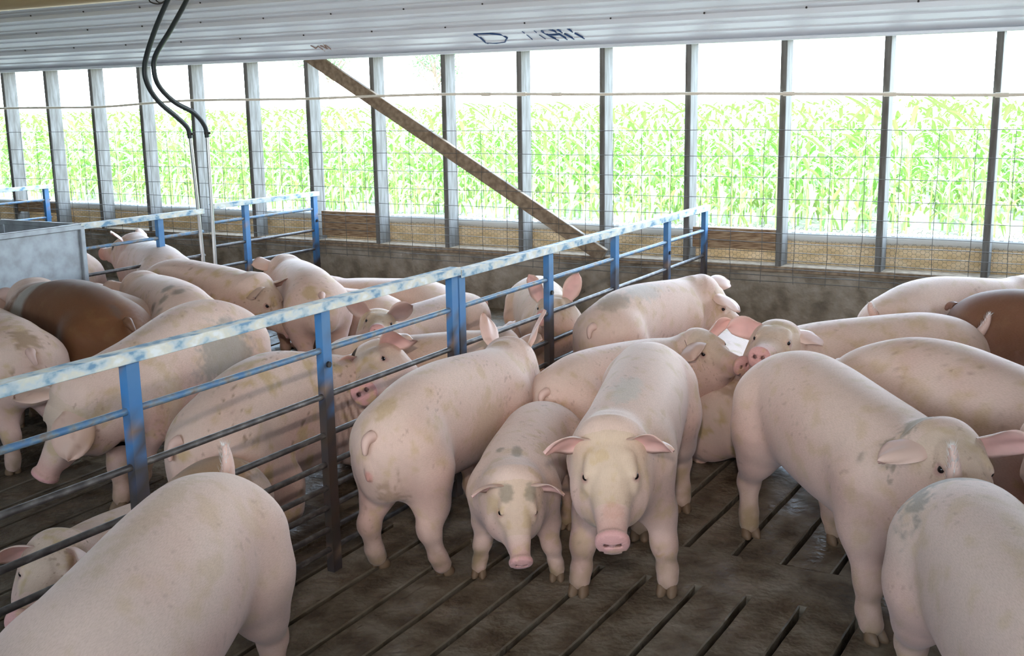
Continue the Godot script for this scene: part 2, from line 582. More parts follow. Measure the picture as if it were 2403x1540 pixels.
const CEIL_Y := 1.955
const CEIL_Z := -6.84
const CEIL_SLOPE := 0.6
func build_ceiling() -> void:
	var c := Node3D.new()
	c.name = "ceiling"
	c.set_meta("kind", "structure")
	add_child(c)
	# ribbed steel sheets, the ribs running along the wall
	var along := Vector3(0, CEIL_SLOPE, 1.0).normalized()
	var down := Vector3(0, -1, CEIL_SLOPE).normalized()
	var prof := []
	var s := -0.02
	prof.append(Vector2(s, 0.0))
	for i in 13:
		var r := 0.02 + i * 0.229
		if i > 0:
			prof.append_array([Vector2(r - 0.028, 0.0), Vector2(r - 0.012, -0.026), Vector2(r + 0.012, -0.026), Vector2(r + 0.028, 0.0)])
		for k: float in [0.076, 0.152]:
			prof.append_array([Vector2(r + k - 0.012, 0.0), Vector2(r + k - 0.005, -0.007), Vector2(r + k + 0.005, -0.007), Vector2(r + k + 0.012, 0.0)])
	var o := Vector3(0, CEIL_Y, CEIL_Z)
	for span: Array in [[-16.0, -9.8, 0.0], [-9.82, -6.17, 0.0015], [-6.19, -2.5, 0.0], [-2.52, 1.2, 0.0015], [1.18, 5.0, 0.0]]:
		var st := st_new()
		for i in prof.size() - 1:
			var a: Vector3 = o + along * prof[i].x - down * (prof[i].y + span[2])
			var b: Vector3 = o + along * prof[i + 1].x - down * (prof[i + 1].y + span[2])
			face(st, a + Vector3(span[0], 0, 0), b + Vector3(span[0], 0, 0), b + Vector3(span[1], 0, 0), a + Vector3(span[1], 0, 0))
			var u := -down * 0.03
			face(st, a + u + Vector3(span[1], 0, 0), b + u + Vector3(span[1], 0, 0), b + u + Vector3(span[0], 0, 0), a + u + Vector3(span[0], 0, 0))
		part(c, "ceiling_sheet", done(st), M.white_steel)
	# screw heads in the ribs
	var sc := st_new()
	for i in range(1, 5):
		for k in 22:
			var p := o + along * (0.02 + i * 0.229 + 0.04) + down * 0.002 + Vector3(-12.3 + k * 0.61 + (0.2 if i % 2 else 0.0), 0, 0)
			tube(sc, PackedVector3Array([p - down * 0.004, p + down * 0.004]), 0.006, 6)
	part(c, "screws", done(sc), M.dark_metal).set_meta("kind", "stuff")
	# edge trim under the sheets
	var st := st_new()
	box(st, Transform3D(Basis(), Vector3(-5.5, 1.948, -6.835)), Vector3(21, 0.022, 0.05), 0.004)
	part(c, "edge_trim", done(st), M.white_steel)
	# roof deck above
	st = st_new()
	var e := o + along * 3.05
	beam(st, o - along * 0.12 - down * 0.16 + Vector3(-5.5, 0, 0), e - down * 0.16 + Vector3(-5.5, 0, 0), 21.4, 0.12, -down, 0.0)
	part(c, "roof_deck", done(st), M.plain_wall)
	st = st_new()
	box(st, Transform3D(Basis(), Vector3(-5.5, e.y + 0.08, (e.z + 3.6) * 0.5)), Vector3(21.4, 0.12, 3.6 - e.z + 0.2), 0.0)
	part(c, "flat_ceiling", done(st), M.plain_wall)
	# the header over the studs
	st = st_new()
	box(st, Transform3D(Basis(), Vector3(-5.5, 2.2, WALL_Z - 0.1)), Vector3(21.2, 0.36, 0.08), 0.0)
	part(c, "header_board", done(st), M.plain_wall)
	# hand-written marks on the sheets
	var strokes := [
		[Vector2(-3.99, 0.235), Vector2(-3.965, 0.19), Vector2(-3.955, 0.12), Vector2(-3.935, 0.10)], [Vector2(-3.955, 0.112), Vector2(-3.87, 0.10), Vector2(-3.80, 0.112), Vector2(-3.765, 0.16), Vector2(-3.785, 0.205), Vector2(-3.87, 0.232), Vector2(-3.99, 0.238)],
		[Vector2(-3.62, 0.235), Vector2(-3.605, 0.19), Vector2(-3.585, 0.11)],
		[Vector2(-3.53, 0.24), Vector2(-3.515, 0.18), Vector2(-3.485, 0.11)],
		[Vector2(-3.48, 0.225), Vector2(-3.455, 0.18), Vector2(-3.425, 0.13), Vector2(-3.40, 0.10)],
		[Vector2(-3.48, 0.225), Vector2(-3.46, 0.248), Vector2(-3.425, 0.25), Vector2(-3.39, 0.225), Vector2(-3.365, 0.17), Vector2(-3.335, 0.105)],
		[Vector2(-3.45, 0.172), Vector2(-3.37, 0.172)],
		[Vector2(-3.36, 0.24), Vector2(-3.33, 0.18), Vector2(-3.285, 0.105)],
		[Vector2(-3.285, 0.245), Vector2(-3.255, 0.18), Vector2(-3.21, 0.105)]]
	var on := func(p: Vector2) -> Vector3: return o + Vector3(p.x, 0, 0) + along * (0.088 + (p.y - 0.105) * 0.86) + down * 0.004
	var ink := st_new()
	for k in strokes.size():
		var line: Array = strokes[k]
		for i in line.size() - 1:
			var a: Vector2 = line[i]
			var b: Vector2 = line[i + 1]
			if k in [2, 3, 7, 8] and i % 2 == 0: b = a.lerp(b, 0.75)
			tube(ink, PackedVector3Array([on.call(a), on.call(b)]), 0.0028 if k == 2 or k == 3 else 0.0065, 5)
	part(c, "marker_writing", done(ink), M.ink)
	ink = st_new()
	for line: Array in [[Vector2(-5.42, 0.19), Vector2(-5.40, 0.14), Vector2(-5.36, 0.17), Vector2(-5.34, 0.10)], [Vector2(-5.335, 0.18), Vector2(-5.30, 0.13), Vector2(-5.29, 0.21), Vector2(-5.27, 0.11)]]:
		for i in line.size() - 1: tube(ink, PackedVector3Array([on.call(line[i]), on.call(line[i + 1])]), 0.004, 5)
	part(c, "faint_writing", done(ink), M.rust_mark)

const WIRE_Y := [1.405, 1.245, 1.115, 0.985, 0.872, 0.772, 0.712, 0.655, 0.60, 0.549, 0.505, 0.465]
func build_wires() -> void:
	var rng := RandomNumberGenerator.new()
	rng.seed = 9
	var f := thing("wire_fence", "rusty welded wire fence stretched over the inside of the open studs", "wire fence")
	var st := st_new()
	var z := WALL_Z + 0.044
	for y: float in WIRE_Y:
		var pts := PackedVector3Array()
		for i in 70: pts.append(Vector3(-15.9 + i * 0.3, y + rng.randf_range(-0.003, 0.003), z))
		tube(st, pts, 0.0021, 5)
	part(f, "horizontal_wires", done(st), M.wire).set_meta("kind", "stuff")
	st = st_new()
	var x := -15.85
	while x < 4.9:
		var pts := PackedVector3Array()
		for i in 11: pts.append(Vector3(x + rng.randf_range(-0.004, 0.004), lerpf(1.405, 0.455, i / 10.0), z + 0.003))
		tube(st, pts, 0.0019, 5)
		x += 0.2033
	part(f, "vertical_wires", done(st), M.wire).set_meta("kind", "stuff")
	# chicken wire outside the studs
	var h := MeshInstance3D.new()
	st = st_new()
	var r := 0.0255
	var hz := WALL_Z - 0.178
	var col := 0
	var cx := -11.5
	while cx < 1.2:
		var y := 0.565 + (r * 0.5 if col % 2 else 0.0) * 1.15
		while y < 0.79:
			var a := Vector3(cx - r * 0.33, y, hz)
			var b := Vector3(cx + r * 0.33, y, hz)
			var wv := [[a, b], [b, Vector3(cx + r * 0.67, y + r * 0.58, hz)], [b, Vector3(cx + r * 0.67, y - r * 0.58, hz)]]
			for q: Array in wv: tube(st, PackedVector3Array([q[0], q[1]]), 0.0011, 3, false)
			y += r * 1.15
		cx += r
		col += 1
	h.name = "chicken_wire"
	h.mesh = done(st)
	h.material_override = M.hex_wire
	add_child(h)
	tag(h, "hexagonal chicken wire outside the studs in front of the tan curtain", "chicken wire")
	h.set_meta("kind", "stuff")
	# the curtain cord with its knots
	var cord := thing("rope", "pale beige curtain rope strung across the studs with small couplings", "cord")
	st = st_new()
	var pts := []
	for k: Array in [[-15.9, 1.60], [-12.2, 1.61], [-9.18, 1.62], [-8.53, 1.618], [-7.84, 1.616], [-7.22, 1.642], [-6.76, 1.656], [-6.1, 1.652], [-5.57, 1.65], [-5.01, 1.658], [-4.335, 1.662], [-3.715, 1.652], [-3.1, 1.64], [-2.51, 1.634], [-1.9, 1.622], [-1.3, 1.609], [-0.7, 1.594], [0.6, 1.60], [4.9, 1.6]]:
		pts.append(Vector3(k[0], k[1], WALL_Z + 0.058))
	tube(st, smooth_path(pts, 3), 0.0095, 8)
	part(cord, "strand", done(st), M.rope)
	for k: Array in [[-3.45, 1.646], [-1.88, 1.6215], [-1.29, 1.6085], [-0.69, 1.594], [-3.72, 1.652], [-4.0, 1.656]]:
		st = st_new()
		tube(st, PackedVector3Array([Vector3(k[0] - 0.035, k[1], WALL_Z + 0.058), Vector3(k[0] + 0.035, k[1], WALL_Z + 0.058)]), 0.0135, 8)
		part(cord, "coupling", done(st), M.rope)

func build_curtain() -> void:
	var c := thing("curtain", "tan barn curtain lowered and bunched along the foot of the opening", "curtain")
	var st := st_new()
	var rng := RandomNumberGenerator.new()
	rng.seed = 3
	var n := 200
	var prev := []
	st.set_smooth_group(0)
	for i in n + 1:
		var x := lerpf(-15.8, 4.8, float(i) / n)
		var w := 0.008 * sin(i * 1.7) + 0.006 * sin(i * 0.61 + 1.0)
		var ring := [Vector3(x, 0.50, WALL_Z - 0.195 + w), Vector3(x, 0.58, WALL_Z - 0.19 - w), Vector3(x, 0.65, WALL_Z - 0.20 + w * 0.6), Vector3(x, 0.71, WALL_Z - 0.195), Vector3(x, 0.71, WALL_Z - 0.215), Vector3(x, 0.50, WALL_Z - 0.225)]
		if i > 0:
			for k in 6:
				var m := (k + 1) % 6
				face(st, prev[k], prev[m], ring[m], ring[k])
		prev = ring
	part(c, "cloth", done(st), M.curtain_tan)
	st = st_new()
	var pts := PackedVector3Array()
	for i in 120: pts.append(Vector3(-15.8 + i * 0.173, 0.732 + 0.004 * sin(i * 0.9), WALL_Z - 0.205))
	tube(st, pts, 0.036, 12)
	part(c, "top_roll", done(st), M.curtain_grey)

# ------------------------------------------------------------------ gates
func post_mesh(h: float, flange: float, worn: float, sd: int) -> ArrayMesh:
	# a flat bar with a turned edge; paint above, dirt and rust below; origin at the top
	var st := st_new()
	var nz := noise(9.0, 4, sd)
	var n := 26
	var prof := [Vector2(0.0, 0.0), Vector2(0.046, 0.0), Vector2(0.046, -flange), Vector2(0.040, -flange), Vector2(0.040, -0.006), Vector2(0.0, -0.006)]
	for i in n:
		for k in 6:
			var m := (k + 1) % 6
			var q := []
			for e: Array in [[i, k], [i + 1, k], [i + 1, m], [i, m]]:
				q.append(Vector3(prof[e[1]].y, -h * e[0] / n, prof[e[1]].x - 0.023))
			for idx: int in [0, 2, 1, 0, 3, 2]:
				var p: Vector3 = q[idx]
				var v := nz.get_noise_3d(p.x * 3.0, p.y, p.z * 2.0)
				var t := smoothstep(worn - 0.12, worn + 0.12, -p.y / h + v * 0.35)
				var c := Color8(52, 108, 160).srgb_to_linear().lerp(Color8(84, 126, 164).srgb_to_linear(), clampf(v + 0.4, 0, 1))
				c = c.lerp(Color8(70, 54, 46).srgb_to_linear().lerp(Color8(58, 52, 50).srgb_to_linear(), clampf(v * 2.0 + 0.5, 0, 1)), t)
				if v > 0.42: c = c.lerp(Color8(150, 118, 96).srgb_to_linear(), 0.6)
				st.set_color(c)
				st.add_vertex(p)
	return done(st)

func build_gate(label: String, x: float, z_from: float, z_to: float, top: float, rails: Array, posts: Array, top_w: float, rail_mats: Array, foot: float, worn := 0.26, rod := 0.0105) -> void:
	# z_from is the end nearer the viewer; rails are heights; posts are places along z
	var zc := (z_from + z_to) * 0.5
	var g := thing("pen_gate", label, "gate", Vector3(x, 0, zc))
	var st := st_new()
	box(st, Transform3D(Basis(), Vector3(-0.01, top - 0.022, 0)), Vector3(top_w, 0.008, z_from - z_to), 0.002)
	box(st, Transform3D(Basis(Vector3.BACK, 0.0), Vector3(top_w * 0.5 - 0.0128, top - 0.034, 0)), Vector3(0.006, 0.034, z_from - z_to), 0.002)
	part(g, "top_rail", done(st), M.dusty_blue)
	for i in rails.size():
		st = st_new()
		var y: float = rails[i]
		tube(st, PackedVector3Array([Vector3(-0.016, y, z_from - zc), Vector3(-0.016, y, z_to - zc)]), rod, 10)
		part(g, "rail", done(st), rail_mats[mini(i, rail_mats.size() - 1)])
	var k := 0
	for z: float in posts:
		var h := top - 0.024 - foot
		part(g, "post", post_mesh(h, 0.03, worn, k * 7 + int(absf(x) * 10)), M.post_paint, Transform3D(Basis(), Vector3(0.0, top - 0.024, z - zc)))
		k += 1
		if k % 2 == 0:
			st = st_new()
			tube(st, PackedVector3Array([Vector3(0.0, 0.0, 0), Vector3(0.008, 0.0, 0)]), 0.011, 8)
			part(g, "bolt", done(st), M.dark_metal, Transform3D(Basis(), Vector3(0.0, top - 0.24, z - zc)))

func build_gates() -> void:
	var rails := [0.7756, 0.6134, 0.4749, 0.3683, 0.2838, 0.2115, 0.1298, 0.055]
	build_gate("long near pen gate panel with dusty blue top rail, cut by the left edge", GATE_X, -0.55, -3.80, 0.965, rails, [-0.60, -1.25, -2.10, -2.945, -3.775], 0.052, [M.blue_rod, M.rusty_rod], -0.03)
	build_gate("farther panel of the near pen gate, ending at the blocking board on the back wall", GATE_X, -3.808, -6.835, 0.952, rails, [-3.832, -4.63, -5.40, -6.16, -6.81], 0.05, [M.blue_rod, M.rusty_rod], -0.0)
	var r2 := [0.772, 0.61, 0.47, 0.36, 0.27, 0.19, 0.12]
	build_gate("middle pen gate panel beside the feeder, behind the brown belted pig", -5.5, -4.43, -5.575, 0.945, r2, [-5.19], 0.05, [M.blue_rod, M.rusty_rod], 0.05, 0.5)
	build_gate("middle pen gate panel between the water pipes and the back wall", -5.5, -5.665, -6.80, 0.968, [0.82, 0.655, 0.51, 0.39, 0.29, 0.2, 0.13], [-6.0, -6.765], 0.05, [M.blue_rod, M.rusty_rod], 0.06, 0.5)
	build_gate("farthest pen gate with slate blue rails at the left edge", -8.62, -4.6, -6.85, 0.952, [0.80, 0.64, 0.5, 0.38, 0.28, 0.2], [-4.7, -5.7, -6.81], 0.05, [M.blue_rod], 0.06, 0.7)

func build_feeder() -> void:
	# a galvanised hopper standing in the fence line
	var f := thing("feeder", "galvanised steel hopper feeder with open top in the fence line at left", "feeder", Vector3(-5.5, floor_y(-3.6), -3.6))
	var top := 0.915 - floor_y(-3.6)
	var w := 0.70
	var l := 1.9
	for side: float in [1.0, -1.0]:
		var st := st_new()
		# sloping long sheet: upright above, running in below
		box(st, Transform3D(Basis(), Vector3((0.0 if side > 0 else -w), top - 0.22, 0)), Vector3(0.006, 0.42, l), 0.001)
		beam(st, Vector3(0.0 if side > 0 else -w, top - 0.43, 0), Vector3(-0.20 if side > 0 else -w + 0.20, 0.16, 0), 0.006, l, Vector3.BACK, 0.001)
		part(f, "side_sheet", done(st), M.galvanised)
		st = st_new()
		beam(st, Vector3(0.008 * side + (0.0 if side > 0 else -w), top - 0.004, -l * 0.5), Vector3(0.008 * side + (0.0 if side > 0 else -w), top - 0.004, l * 0.5), 0.03, 0.034, Vector3.UP, 0.004)
		part(f, "rim", done(st), M.galvanised)
	for e: float in [-1.0, 1.0]:
		var st := st_new()
		box(st, Transform3D(Basis(), Vector3(-w * 0.5, top - 0.34, e * (l * 0.5 - 0.003))), Vector3(w, 0.66, 0.006), 0.001)
		part(f, "end_sheet", done(st), M.galvanised)
		st = st_new()
		box(st, Transform3D(Basis(), Vector3(-w * 0.5, top, e * l * 0.5)), Vector3(w + 0.03, 0.03, 0.02), 0.003)
		part(f, "end_rim", done(st), M.galvanised)
		for sx: float in [0.0, -w]:
			st = st_new()
			box(st, Transform3D(Basis(), Vector3(sx, top * 0.5, e * (l * 0.5 + 0.006))), Vector3(0.045, top, 0.03), 0.004)
			part(f, "corner_post", done(st), M.galvanised)
	var st := st_new()
	box(st, Transform3D(Basis(), Vector3(-w * 0.5, 0.08, 0)), Vector3(w + 0.1, 0.16, l), 0.01)
	part(f, "trough", done(st), M.galvanised)

func build_pipes() -> void:
	var p := MeshInstance3D.new()
	p.name = "feed_pipe"
	var st := st_new()
	tube(st, PackedVector3Array([Vector3(-15.9, 2.40, -5.62), Vector3(-10, 2.398, -5.60), Vector3(4.9, 2.395, -5.55)]), 0.085, 16)
	p.mesh = done(st)
	p.material_override = M.tan_pipe
	add_child(p)
	tag(p, "thick tan feed pipe under the ceiling at the top left corner", "pipe")
	var br := thing("pipe_bracket", "small wire hanger under the tan feed pipe beside the hoses", "bracket", Vector3(-5.75, 2.31, -5.60))
	st = st_new()
	tube(st, smooth_path([Vector3(-0.06, 0.03, 0.05), Vector3(-0.05, -0.02, 0.07), Vector3(0.0, -0.035, 0.03), Vector3(0.04, 0.0, 0.0), Vector3(0.02, 0.03, -0.05)], 5), 0.005, 6)
	part(br, "hook", done(st), M.dark_metal)
	st = st_new()
	tube(st, smooth_path([Vector3(-0.02, 0.03, 0.08), Vector3(0.02, -0.03, 0.06), Vector3(0.06, -0.01, 0.02), Vector3(0.07, 0.03, -0.04)], 5), 0.004, 6)
	part(br, "wire", done(st), M.dark_metal)
	var lines := [
		[[Vector3(-5.5, 2.34, -5.45), Vector3(-5.5, 2.252, -5.38), Vector3(-5.5, 2.057, -5.253), Vector3(-5.5, 1.871, -5.163), Vector3(-5.5, 1.754, -5.168), Vector3(-5.5, 1.64, -5.252), Vector3(-5.5, 1.538, -5.399), Vector3(-5.5, 1.468, -5.486), Vector3(-5.5, 1.40, -5.504)], "left one of the two black water hoses looping down from the ceiling", "left one of the two thin metal water pipes in the middle pen gate", -5.504, -5.545],
		[[Vector3(-5.5, 2.36, -5.60), Vector3(-5.5, 2.279, -5.557), Vector3(-5.5, 2.089, -5.40), Vector3(-5.5, 1.926, -5.257), Vector3(-5.5, 1.82, -5.235), Vector3(-5.5, 1.728, -5.272), Vector3(-5.5, 1.634, -5.39), Vector3(-5.5, 1.563, -5.554), Vector3(-5.5, 1.478, -5.643), Vector3(-5.5, 1.40, -5.661)], "right one of the two black water hoses looping down from the ceiling", "right one of the two thin metal water pipes in the middle pen gate", -5.661, -5.655]]
	for q: Array in lines:
		var h := thing("water_hose", q[1], "hose")
		var pts := smooth_path(q[0], 6)
		st = st_new()
		tube(st, pts, 0.0165, 10)
		part(h, "hose", done(st), M.rubber_hose)
		st = st_new()
		var e: Vector3 = q[0][-1]
		tube(st, PackedVector3Array([e + Vector3(0, 0.035, 0.001), e + Vector3(0, 0.02, 0.0005)]), 0.0195, 10)
		beam(st, e + Vector3(0.016, 0.027, 0), e + Vector3(0.032, 0.027, 0), 0.01, 0.012)
		part(h, "hose_clamp", done(st), M.dark_metal)
		var w := thing("water_pipe", q[2], "pipe")
		st = st_new()
		tube(st, PackedVector3Array([Vector3(-5.5, 1.44, q[3]), Vector3(-5.5, 0.95, lerpf(q[3], q[4], 0.6)), Vector3(-5.5, 0.50, q[4])]), 0.0125, 10)
		part(w, "pipe", done(st), M.bright_pipe)
		st = st_new()
		tube(st, PackedVector3Array([Vector3(-5.5, 0.51, q[4]), Vector3(-5.46, 0.47, q[4] + 0.01), Vector3(-5.42, 0.45, q[4] + 0.02)]), 0.016, 10)
		part(w, "drinker_nipple", done(st), M.bright_pipe)

# ------------------------------------------------------------------ the pig: one smooth field, meshed once, then posed
var body_tab := []
var head_tab := []
const HEAD_AT := Vector3(0, 0.575, 0.455)
const HEAD_TILT := 0.62
var head_z := Vector3(0, -sin(HEAD_TILT), cos(HEAD_TILT))
var head_y := Vector3(0, cos(HEAD_TILT), sin(HEAD_TILT))

func tabulate(stations: Array, step: float) -> Array:
	# stations: [place, values...] smoothly joined; returns [start, step, one PackedFloat32Array per value]
	var out := [stations[0][0], step]
	var n := int(ceil((stations[-1][0] - stations[0][0]) / step)) + 1
	for c in range(1, stations[0].size()):
		var a := PackedFloat32Array()
		for i in n:
			var z: float = minf(stations[0][0] + i * step, stations[-1][0])
			var k := 0
			while k < stations.size() - 2 and stations[k + 1][0] <= z: k += 1
			var p0: Array = stations[maxi(k - 1, 0)]
			var p1: Array = stations[k]
			var p2: Array = stations[k + 1]
			var p3: Array = stations[mini(k + 2, stations.size() - 1)]
			var h: float = p2[0] - p1[0]
			var t: float = (z - p1[0]) / h
			var m1: float = (p2[c] - p0[c]) / maxf(p2[0] - p0[0], 1e-5) * h
			var m2: float = (p3[c] - p1[c]) / maxf(p3[0] - p1[0], 1e-5) * h
			var t2 := t * t
			var t3 := t2 * t
			a.append((2 * t3 - 3 * t2 + 1) * p1[c] + (t3 - 2 * t2 + t) * m1 + (-2 * t3 + 3 * t2) * p2[c] + (t3 - t2) * m2)
		out.append(a)
	return out

func smin(a: float, b: float, k: float) -> float:
	var h := maxf(k - absf(a - b), 0.0) / k
	return minf(a, b) - h * h * k * 0.25

func bone(p: Vector3, a: Vector3, b: Vector3, ra: float, rb: float) -> float:
	var ab := b - a
	var t := clampf((p - a).dot(ab) / ab.length_squared(), 0.0, 1.0)
	return (p - a - ab * t).length() - lerpf(ra, rb, t)

func loft(tab: Array, x: float, y: float, z: float, power: float) -> float:
	# distance to a body with oval sections: table columns are centre, half width, height above, height below
	var cz := clampf((z - tab[0]) / tab[1], 0.0, tab[2].size() - 1.001)
	var i := int(cz)
	var f := cz - i
	var yc: float = tab[2][i] + (tab[2][i + 1] - tab[2][i]) * f
	var w: float = maxf(tab[3][i] + (tab[3][i + 1] - tab[3][i]) * f, 0.004)
	var dy := y - yc
	var col: PackedFloat32Array = tab[4] if dy > 0 else tab[5]
	var h: float = maxf(col[i] + (col[i + 1] - col[i]) * f, 0.004)
	var q: float = pow(pow(absf(x) / w, power) + pow(absf(dy) / h, power), 1.0 / power)
	var d := (q - 1.0) * minf(w, h)
	var z0: float = tab[0]
	var z1: float = tab[0] + tab[1] * (tab[2].size() - 1)
	if z < z0: d = maxf(d, 0.0) + (z0 - z)
	elif z > z1: d = maxf(d, 0.0) + (z - z1)
	return d

func pig_tables() -> void:
	body_tab = tabulate([
		[-0.605, 0.475, 0.015, 0.02, 0.03], [-0.59, 0.48, 0.06, 0.065, 0.10], [-0.56, 0.485, 0.105, 0.112, 0.15], [-0.50, 0.49, 0.145, 0.158, 0.17],
		[-0.42, 0.495, 0.163, 0.186, 0.19], [-0.30, 0.50, 0.168, 0.204, 0.20], [-0.15, 0.495, 0.170, 0.210, 0.215], [0.0, 0.49, 0.174, 0.207, 0.222],
		[0.14, 0.485, 0.175, 0.203, 0.215], [0.26, 0.485, 0.168, 0.193, 0.205], [0.36, 0.495, 0.150, 0.172, 0.185], [0.44, 0.515, 0.126, 0.142, 0.165],
		[0.50, 0.53, 0.105, 0.115, 0.15], [0.54, 0.53, 0.08, 0.08, 0.11], [0.565, 0.53, 0.03, 0.03, 0.04]], 0.01)
	head_tab = tabulate([
		[-0.07, 0.0, 0.062, 0.06, 0.09], [-0.05, 0.0, 0.086, 0.085, 0.12], [0.0, 0.0, 0.094, 0.098, 0.142], [0.06, 0.0, 0.088, 0.097, 0.150], [0.12, 0.0, 0.076, 0.081, 0.138],
		[0.17, 0.0, 0.065, 0.061, 0.112], [0.22, 0.0, 0.056, 0.048, 0.086], [0.27, 0.0, 0.048, 0.043, 0.066], [0.305, 0.0, 0.0435, 0.041, 0.055],
		[0.325, 0.0, 0.0435, 0.042, 0.050], [0.336, 0.0, 0.050, 0.050, 0.050], [0.350, 0.0, 0.050, 0.050, 0.050], [0.358, 0.0, 0.043, 0.043, 0.044], [0.361, 0.0, 0.026, 0.026, 0.028]], 0.004)

var lying := false
func pig_field(p: Vector3) -> float:
	var x := absf(p.x)
	p.x = x
	var d := loft(body_tab, x, p.y, p.z, 2.25)
	if p.z > 0.12:
		var r := p - HEAD_AT
		var hy := r.dot(head_y)
		var hz := r.dot(head_z)
		var h := loft(head_tab, x, hy, hz, 2.2)
		if h < 0.10:
			var q := Vector3(x, hy, hz)
			h = smin(h, bone(q, Vector3(0.046, -0.085, 0.035), Vector3(0.040, -0.062, 0.13), 0.066, 0.050), 0.05)      # jowl and cheek
			h = smin(h, bone(q, Vector3(0.052, 0.066, 0.088), Vector3(0.067, 0.052, 0.134), 0.019, 0.0135), 0.025)  # brow
			h = smin(h, bone(q, Vector3(0.070, 0.018, 0.120), Vector3(0.066, 0.016, 0.160), 0.014, 0.011), 0.02)   # under the eye
			h = smin(h, bone(q, Vector3(0.026, -0.078, 0.16), Vector3(0.016, -0.050, 0.272), 0.040, 0.018), 0.03)   # lower jaw
			if hz > 0.09 and hz < 0.18:
				h = -smin(-h, bone(q, Vector3(0.082, 0.041, 0.129), Vector3(0.080, 0.036, 0.147), 0.0115, 0.0105), 0.005)    # eye socket
				h = smin(h, bone(q, Vector3(0.0725, 0.0550, 0.122), Vector3(0.0735, 0.0515, 0.150), 0.0056, 0.0045), 0.005)    # upper lid
				h = smin(h, bone(q, Vector3(0.0755, 0.0265, 0.124), Vector3(0.073, 0.0245, 0.148), 0.005, 0.004), 0.005)    # lower lid
			if hz > 0.14:
				h = -smin(-h, bone(Vector3(x, hy, hz), Vector3(0.058, -0.058, 0.19), Vector3(0.047, -0.042, 0.29), 0.0045, 0.004), 0.006)  # mouth line
				h = -smin(-h, bone(Vector3(x, hy, hz), Vector3(0.016, 0.004, 0.335), Vector3(0.0185, 0.006, 0.372), 0.006, 0.0095), 0.005)   # nostril
				h = -smin(-h, bone(Vector3(x, hy, hz), Vector3(0.0, 0.050, 0.318), Vector3(0.03, 0.046, 0.314), 0.004, 0.003), 0.006)       # crease over the snout
		d = smin(d, h, 0.10)
		d = smin(d, bone(p, Vector3(0.02, 0.42, 0.40), Vector3(0.02, 0.44, 0.50), 0.085, 0.075), 0.08)   # throat
	if p.y < 0.66:
		if p.z > -0.02 and p.z < 0.55:
			var e := bone(p, Vector3(0.085, 0.46, 0.27), Vector3(0.108, 0.31, 0.245), 0.115, 0.064)
			if lying:
				e = smin(e, bone(p, Vector3(0.118, 0.31, 0.245), Vector3(0.125, 0.245, 0.35), 0.062, 0.038), 0.03)
				e = smin(e, bone(p, Vector3(0.125, 0.245, 0.35), Vector3(0.125, 0.235, 0.44), 0.037, 0.031), 0.02)
			else:
				e = smin(e, bone(p, Vector3(0.108, 0.31, 0.245), Vector3(0.106, 0.185, 0.262), 0.064, 0.041), 0.035)
				e = smin(e, bone(p, Vector3(0.106, 0.185, 0.264), Vector3(0.106, 0.165, 0.266), 0.045, 0.044), 0.02)
				e = smin(e, bone(p, Vector3(0.106, 0.165, 0.262), Vector3(0.106, 0.085, 0.256), 0.038, 0.034), 0.02)
				e = smin(e, bone(p, Vector3(0.106, 0.080, 0.258), Vector3(0.106, 0.045, 0.270), 0.038, 0.037), 0.015)
			d = smin(d, e, 0.075)
		if p.z < 0.02:
			var g := bone(p, Vector3(0.082, 0.50, -0.41), Vector3(0.098, 0.40, -0.385), 0.128, 0.122)
			if lying:
				g = smin(g, bone(p, Vector3(0.10, 0.40, -0.385), Vector3(0.155, 0.31, -0.22), 0.12, 0.062), 0.05)
				g = smin(g, bone(p, Vector3(0.155, 0.25, -0.22), Vector3(0.14, 0.235, -0.36), 0.046, 0.036), 0.03)
			else:
				g = smin(g, bone(p, Vector3(0.100, 0.40, -0.385), Vector3(0.108, 0.30, -0.40), 0.116, 0.070), 0.04)
				g = smin(g, bone(p, Vector3(0.108, 0.31, -0.405), Vector3(0.106, 0.195, -0.462), 0.068, 0.040), 0.04)
				g = smin(g, bone(p, Vector3(0.106, 0.210, -0.474), Vector3(0.106, 0.190, -0.468), 0.040, 0.041), 0.02)
				g = smin(g, bone(p, Vector3(0.106, 0.185, -0.462), Vector3(0.106, 0.085, -0.442), 0.037, 0.033), 0.02)
				g = smin(g, bone(p, Vector3(0.106, 0.080, -0.440), Vector3(0.106, 0.045, -0.425), 0.037, 0.037), 0.015)
			d = smin(d, g, 0.04)
	if p.z < -0.48:
		d = -smin(-d, bone(p, Vector3(0, 0.30, -0.60), Vector3(0, 0.50, -0.635), 0.018, 0.006), 0.035)   # cleft between the hams
		d = smin(d, bone(p, Vector3(0, 0.472, -0.592), Vector3(0, 0.448, -0.602), 0.019, 0.016), 0.014)
		d = -smin(-d, (p - Vector3(0, 0.515, -0.606)).length() - 0.011, 0.012)
	return d

class Net:
	var v := PackedVector3Array()
	var n := PackedVector3Array()
	var f := PackedInt32Array()

